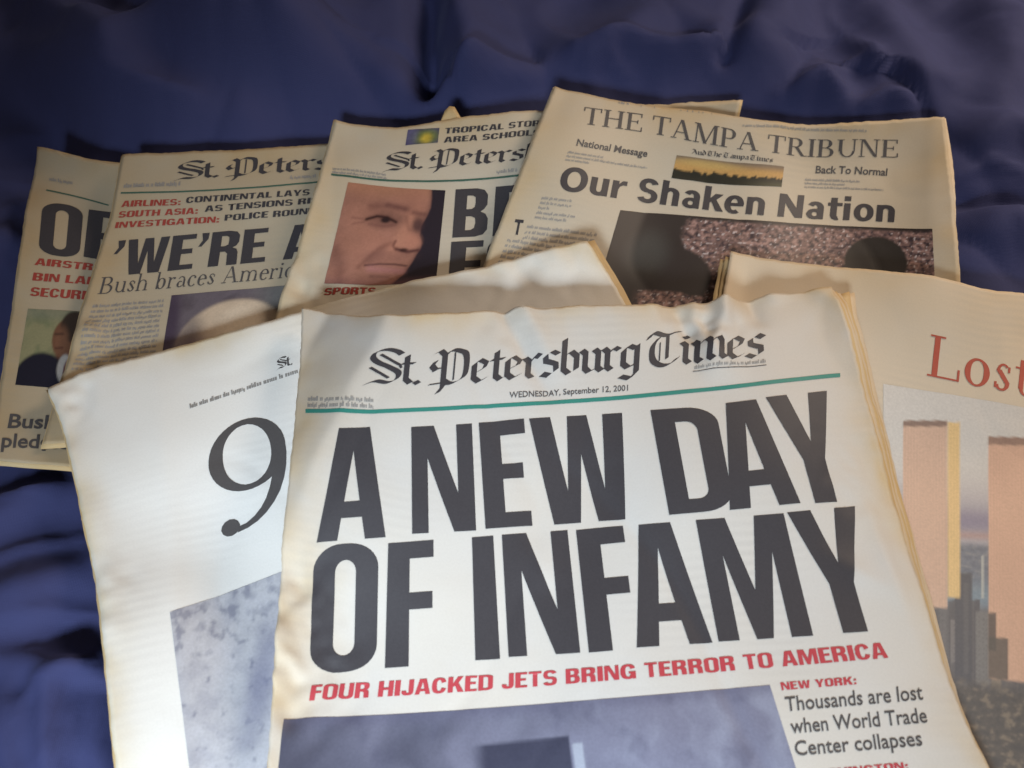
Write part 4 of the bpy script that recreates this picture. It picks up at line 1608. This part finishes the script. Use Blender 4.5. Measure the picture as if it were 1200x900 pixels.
P_heavy(pc, 'subheadline', nc, INK, "AREA SCHOOLS", [(521, 160), (634, 152)], [(520, 167), (633, 159)])
P_pen(pc, 'masthead', nc, INK, 'black', 'St. Petersburg Times', [(453, 180), (620, 169), (796, 162)], [(450, 201), (614, 190), (790, 182)])
P_rule(pc, 'rule', nc, INK_DGREEN, [(388, 204), (425, 209), (463, 212), (530, 212), (610, 207)], 2.2)
P_lines(pc, 'small_print', nc, INK_PALE, [(390, 195), (455, 203)], [(389, 203), (454, 211)], 2, .5, seed=8)
P_lines(pc, 'small_print', nc, INK_PALE, [(582, 200), (608, 199)], [(582, 205), (607, 204)], 1, .6, seed=9)
P_photo(pc, 'photograph', nc, paint_face, [(408, 214), (465, 220), (522, 223)], [(380, 332), (442, 334), (511, 330)], 110, 90)
P_heavy_letters(pc, 'headline', nc, INK, [('B', (534, 222), (575, 220), (571, 277), (530, 279)), ('E', (581, 219), (618, 217), (612, 275), (577, 277))])
P_heavy_letters(pc, 'headline', nc, INK, [('F', (529, 284), (567, 282), (561, 338), (525, 340)), ('O', (572, 282), (612, 280), (606, 336), (567, 338))])
P_heavy(pc, 'caption', nc, INK_DULL, "SPORTS", [(381, 337), (441, 337)], [(379, 345), (440, 345)])

# ------------------------------------------------------------------ D: newspaper with the crowd picture
pd = Page(top=[(650, 100), (680, 108), (720, 117), (770, 124), (820, 130), (870, 138), (913, 144), (960, 145), (1010, 143), (1060, 140), (1107, 137)],
          left=[(650, 100), (627, 157), (603, 220), (580, 277), (560, 330), (527, 420)],
          right=[(1107, 137), (1112, 184), (1118, 235), (1125, 328), (1136, 450)],
          gap=0.0045, wave=0.0010, seed=7,
          ridges=[((672, 108), (640, 200), 0.008, -0.0015), ((1085, 145), (1095, 330), 0.006, 0.001)])
nd = newspaper('newspaper at upper right, headline Our Shaken Nation printed above a dark crowd picture', pd)
sheet(pd, 'front_page', nd, PAPER_TAN, seed=7)
sheet(pd, 'inner_page', nd, PAPER_CREAM, off=-0.0017, thk=0.001, eL=0.001, eT=0.0006, eB=0.002, eR=lambda t: .0015 + .001 * np.sin(t * 9), step=0.005, flutter=0.001, seed=8)
P_pen(pd, 'masthead', nd, INK_THIN, 'roman', 'THE TAMPA TRIBUNE',
      [(685, 126), (755, 134), (830, 147), (890, 158), (970, 163), (1056, 163)], [(682, 146), (752, 155), (826, 169), (886, 178), (968, 183), (1055, 183)], 1.0)
P_pen(pd, 'masthead_tagline', nd, INK_THIN, 'black', 'And The Tampa Times'.replace('T', 'T'), [(811, 175), (907, 185)], [(810, 181), (906, 191)], 1.1)
P_lines(pd, 'small_print', nd, INK_PALE, [(725, 118), (860, 134)], [(725, 122), (860, 138)], 1, .55, seed=31)
P_lines(pd, 'small_print', nd, INK_PALE, [(870, 146), (1018, 152)], [(870, 150), (1018, 156)], 1, .55, seed=32)
P_font(pd, 'subheadline', nd, INK_THIN, "National Message", [(677, 164), (760, 176)], [(675, 172), (758, 184)], bold=0.025)
P_lines(pd, 'body_text', nd, INK_PALE, [(666, 177), (764, 190)], [(662, 190), (761, 203)], 3, .42, .3, True, seed=10)
P_font(pd, 'subheadline', nd, INK_THIN, "Back To Normal", [(957, 193), (1041, 196)], [(956, 202), (1040, 205)], bold=0.02)
P_lines(pd, 'body_text', nd, INK_PALE, [(944, 207), (1062, 212)], [(943, 220), (1061, 225)], 3, .42, .3, True, seed=11)
P_photo(pd, 'photograph', nd, paint_dusk, [(793, 182), (855, 190), (919, 195)], [(787, 208), (852, 216), (916, 219)], 60, 16)
P_bold(pd, 'headline', nd, INK, "Our Shaken Nation", [(660, 196), (740, 206), (820, 217), (905, 226), (1050, 234)], [(654, 224), (730, 233), (812, 244), (898, 253), (1048, 260)])
P_lines(pd, 'body_text', nd, INK_PALE, [(636, 229), (704, 238)], [(626, 257), (697, 266)], 5, .40, .45, True, seed=12)
P_font(pd, 'initial_letter', nd, INK, "T", [(604, 257), (614, 258)], [(600, 275), (611, 276)], bold=0.03)
P_lines(pd, 'body_text', nd, INK_PALE, [(619, 262), (702, 272)], [(612, 281), (694, 291)], 3, .42, .1, seed=13)
P_lines(pd, 'body_text', nd, INK_PALE, [(596, 278), (693, 292)], [(573, 335), (674, 350)], 9, .42, .05, seed=14)
P_photo(pd, 'photograph', nd, paint_crowd, [(727, 246), (850, 256), (960, 263), (1092, 269)], [(690, 372), (830, 380), (950, 384), (1098, 388)], 300, 90)

# ------------------------------------------------------------------ E: white page with the big 9
pe = Page(top=[(55, 455), (110, 432), (200, 408), (300, 380), (350, 366), (400, 350), (480, 331), (560, 314), (640, 293), (688, 282)],
          left=[(55, 455), (73, 500), (89, 567), (111, 678), (120, 740), (129, 829), (137, 900), (144, 960)],
          gap=0.006, wave=0.0014, seed=9, drape=10, crinkle=0.0013,
          crumple=[((64, 462), 0.022, 0.008), ((610, 318), 0.04, 0.005), ((115, 690), 0.02, 0.005)],
          ridges=[((60, 450), (90, 500), 0.006, 0.003), ((100, 450), (80, 520), 0.007, -0.003), ((185, 440), (215, 900), 0.010, 0.0018),
                  ((112, 590), (140, 760), 0.006, 0.003), 
                  ((590, 310), (620, 345), 0.006, -0.003), ((640, 300), (655, 345), 0.007, 0.0025), ((540, 325), (560, 355), 0.006, 0.002),
                  ((575, 320), (540, 350), 0.005, -0.002), ((450, 345), (520, 350), 0.006, 0.002)])
ne = newspaper('large white newspaper at lower left with serif figure 9 and pale rubble picture', pe)
sheet(pe, 'front_page', ne, PAPER_WHITE, seed=9)
sheet(pe, 'inner_page', ne, PAPER_AGED, off=-0.0016, thk=0.0007, eL=0.001, eT=-0.0005, eB=0.002, eR=0.0030, step=0.005, flutter=0.001, seed=10)
sheet(pe, 'inner_page', ne, PAPER_AGED, off=-0.0034, thk=0.001, eL=0.002, eT=0.0015, eB=0.002, eR=0.0055, step=0.005, flutter=0.0015, seed=11)
P_pen(pe, 'masthead', ne, INK_THIN, 'black', 'St.', [(324, 421), (343, 415)], [(325, 433), (344, 427)], 1.1)
P_lines(pe, 'small_print', ne, INK_PALE, [(222, 474), (350, 432)], [(223, 480), (351, 438)], 1, .62, seed=15, letter=.6)
P_pen(pe, 'headline', ne, INK_THIN, 'roman', '9', [(233, 512), (339, 474)], [(252, 636), (360, 597)], .74)
P_photo(pe, 'photograph', ne, paint_rubble, [(200, 718), (270, 693), (345, 664)], [(225, 925), (300, 905), (385, 880)], 90, 110)

# ------------------------------------------------------------------ G: Lost
pg = Page(top=[(857, 293), (915, 305), (1010, 315), (1092, 324), (1124, 331), (1162, 342), (1205, 345), (1300, 370), (1495, 418)],
          left=[(857, 293), (847, 348), (757, 850)],
          gap=0.006, wave=0.0012, seed=12, drape=10,
          ridges=[((1175, 385), (1178, 425), 0.003, 0.0012), ((880, 300), (870, 360), 0.008, -0.0015)])
ng = newspaper('cream newspaper at right edge, red serif word Lost above a picture of two towers', pg)
sheet(pg, 'front_page', ng, PAPER_CREAM, seed=12)
sheet(pg, 'inner_page', ng, PAPER_AGED, off=-0.0015, thk=0.0007, eL=0.0028, eT=-0.004, eB=0.002, eR=0.001, step=0.005, flutter=0.001, seed=13)
sheet(pg, 'inner_page', ng, PAPER_AGED, off=-0.0032, thk=0.001, eL=0.0058, eT=-0.006, eB=0.002, eR=0.001, step=0.005, flutter=0.001, seed=14)
P_pen(pg, 'headline', ng, INK_BRICK, 'roman', 'Lost', [(1090, 392), (1214, 418)], [(1085, 440), (1209, 466)], .85)
P_photo(pg, 'photograph', ng, paint_towers, [(1035, 450), (1200, 478), (1480, 540)], [(1035, 930), (1200, 985), (1480, 1090)], 260, 190)

# ------------------------------------------------------------------ F: the newspaper on top
pf = Page(top=[(354, 360), (400, 367), (450, 371), (520, 368), (600, 362), (680, 359), (760, 357), (820, 354), (860, 350), (920, 344), (974, 335)],
          left=[(354, 360), (349, 450), (339, 560), (331, 640), (326, 720), (320, 800), (313, 900), (309, 960)],
          right=[(974, 335), (993, 380), (1010, 447), (1030, 520), (1048, 585), (1067, 650), (1098, 750), (1125, 830), (1158, 897), (1190, 960)],
          gap=0.011, wave=0.0015, crinkle=0.0014, seed=15, drape=10, flutter=0.0020,
          crumple=[((824, 408), 0.017, 0.015), ((780, 396), 0.013, 0.008), ((606, 418), 0.022, 0.004), ((326, 770), 0.028, 0.009), ((330, 690), 0.02, 0.006), ((1010, 560), 0.03, 0.004)],
          facets=[((342, 640), (512, 345), 0.024, 0.046, 0.10), ((842, 350), (832, 440), 0.006, 0.020, 0.008)],
          ridges=[((563, 366), (640, 490), 0.0045, -0.0070), ((585, 372), (655, 470), 0.006, 0.0050), ((640, 400), (662, 470), 0.0025, 0.0013),
                  ((735, 355), (760, 400), 0.004, 0.0029), ((770, 352), (800, 425), 0.0045, -0.0045), ((795, 350), (820, 435), 0.0040, 0.0054),
                  ((838, 350), (842, 400), 0.0030, 0.0067), ((842, 392), (822, 436), 0.0030, 0.0042), ((862, 350), (884, 400), 0.0060, -0.0064),
                  ((884, 352), (905, 372), 0.005, 0.0032), ((815, 395), (845, 408), 0.0025, -0.0032),
                  ((930, 345), (990, 385), 0.005, 0.0035), ((985, 380), (1042, 560), 0.004, 0.0022), ((1000, 560), (1080, 760), 0.006, 0.0029),
                  ((335, 660), (362, 705), 0.007, -0.0048), ((325, 730), (350, 790), 0.007, 0.0048), ((318, 800), (345, 850), 0.006, -0.0048),
                  ((328, 700), (320, 860), 0.006, 0.0048), ((620, 640), (640, 690), 0.010, 0.0016), ((960, 650), (1060, 700), 0.010, 0.0026)])
nf = newspaper('topmost newspaper at front centre, giant black headline A New Day of Infamy', pf)
sheet(pf, 'front_page', nf, PAPER_MAIN, seed=15, step=0.0017)
eR_t = [0, .07, .16, .28, .43, .60, .80, 1.0]
eR_v = [.0165, .0105, .0110, .0112, .0105, .0085, .0055, .0045]
for k in range(1, 7):
    fr = k / 6.0
    sheet(pf, 'inner_page', nf, PAPER_AGED if k % 2 else PAPER_CREAM, off=-0.0014 * k, thk=0.0005,
          eL=lambda t, k=k: 0.0002 * k + 0.0010 * perlin(t * 7, t * 0, 60 + k),
          eR=lambda t, k=k, fr=fr: fr * np.interp(t, eR_t, eR_v) + 0.0016 * perlin(t * 6, t * 0, 70 + k) - (0.004 * np.exp(-t / .03) if k < 5 else 0),
          eT=-0.0004 * k if k < 5 else -0.001, eB=0.001, step=0.0042, flutter=0.0012, seed=20 + k)
P_pen(pf, 'masthead', nf, INK, 'black', 'St. Petersburg Times', [(434, 411), (540, 410), (680, 396), (900, 378)], [(430, 450), (540, 450), (680, 438), (898, 418)], 1.0)
P_rule(pf, 'rule', nf, INK_GREEN, [(358, 482), (420, 483), (483, 481), (597, 475), (730, 466), (860, 453), (985, 439)], 4.6)
P_lines(pf, 'small_print', nf, INK_PALE, [(361, 464), (440, 466)], [(360, 479), (440, 480)], 2, .5, .2, seed=16)
P_font(pf, 'dateline', nf, INK_THIN, "WEDNESDAY, September 12, 2001", [(597, 460), (736, 451)], [(597, 467), (736, 458)], bold=0.012)
P_lines(pf, 'small_print', nf, INK_PALE, [(814, 428), (898, 421)], [(814, 433), (898, 426)], 1, .6, seed=17)
P_rule(pf, 'rule', nf, INK_THIN, [(812, 435), (898, 428)], 0.8)
P_heavy_letters(pf, 'headline', nf, INK, [
    ('A', (376, 505), (456, 499), (452, 630), (371, 636)),
    ('N', (482, 501), (553, 497), (558, 622), (483, 626)),
    ('E', (561, 496), (614, 491), (624, 616), (569, 620)),
    ('W', (620, 491), (729, 484), (750, 607), (632, 616)),
    ('D', (762, 481), (838, 476), (861, 597), (784, 604)),
    ('A', (829, 475), (908, 466), (938, 590), (855, 598)),
    ('Y', (897, 466), (969, 458), (1007, 586), (930, 592))])
P_heavy_letters(pf, 'headline', nf, INK, [
    ('O', (368, 641), (444, 637), (441, 783), (362, 789)),
    ('F', (455, 637), (508, 633), (509, 779), (451, 783)),
    ('I', (553, 630), (578, 628), (586, 772), (557, 774)),
    ('N', (588, 627), (665, 621), (680, 765), (596, 770)),
    ('F', (675, 621), (730, 616), (749, 760), (690, 765)),
    ('A', (726, 617), (808, 611), (835, 753), (746, 759)),
    ('M', (815, 610), (918, 602), (953, 745), (842, 752)),
    ('Y', (922, 601), (1002, 593), (1046, 738), (960, 744))])
P_heavy(pf, 'subheadline', nf, INK_RED, "FOUR HIJACKED JETS BRING TERROR TO AMERICA", [(365, 803), (540, 793), (760, 777), (1036, 753)], [(362, 821), (540, 811), (760, 794), (1041, 771)])
P_photo(pf, 'photograph', nf, paint_smoke, [(332, 842), (480, 836), (700, 820), (902, 803)], [(300, 1140), (480, 1130), (760, 1100), (985, 1070)], 200, 90)
P_heavy(pf, 'caption', nf, INK_RED, "NEW YORK:", [(914, 800), (1003, 793)], [(916, 809), (1004, 802)])
for txt, T, B in (("Thousands are lost", [(919, 817), (1080, 802)], [(921, 834), (1082, 820)]),
                  ("when World Trade", [(925, 843), (1084, 829)], [(927, 860), (1087, 847)]),
                  ("Center collapses", [(930, 869), (1078, 856)], [(932, 886), (1081, 874)])):
    P_font(pf, 'caption', nf, INK_THIN, txt, T, B, bold=0.012)
P_heavy(pf, 'caption', nf, INK_RED, "WASHINGTON:", [(940, 904), (1063, 893)], [(942, 913), (1065, 902)])
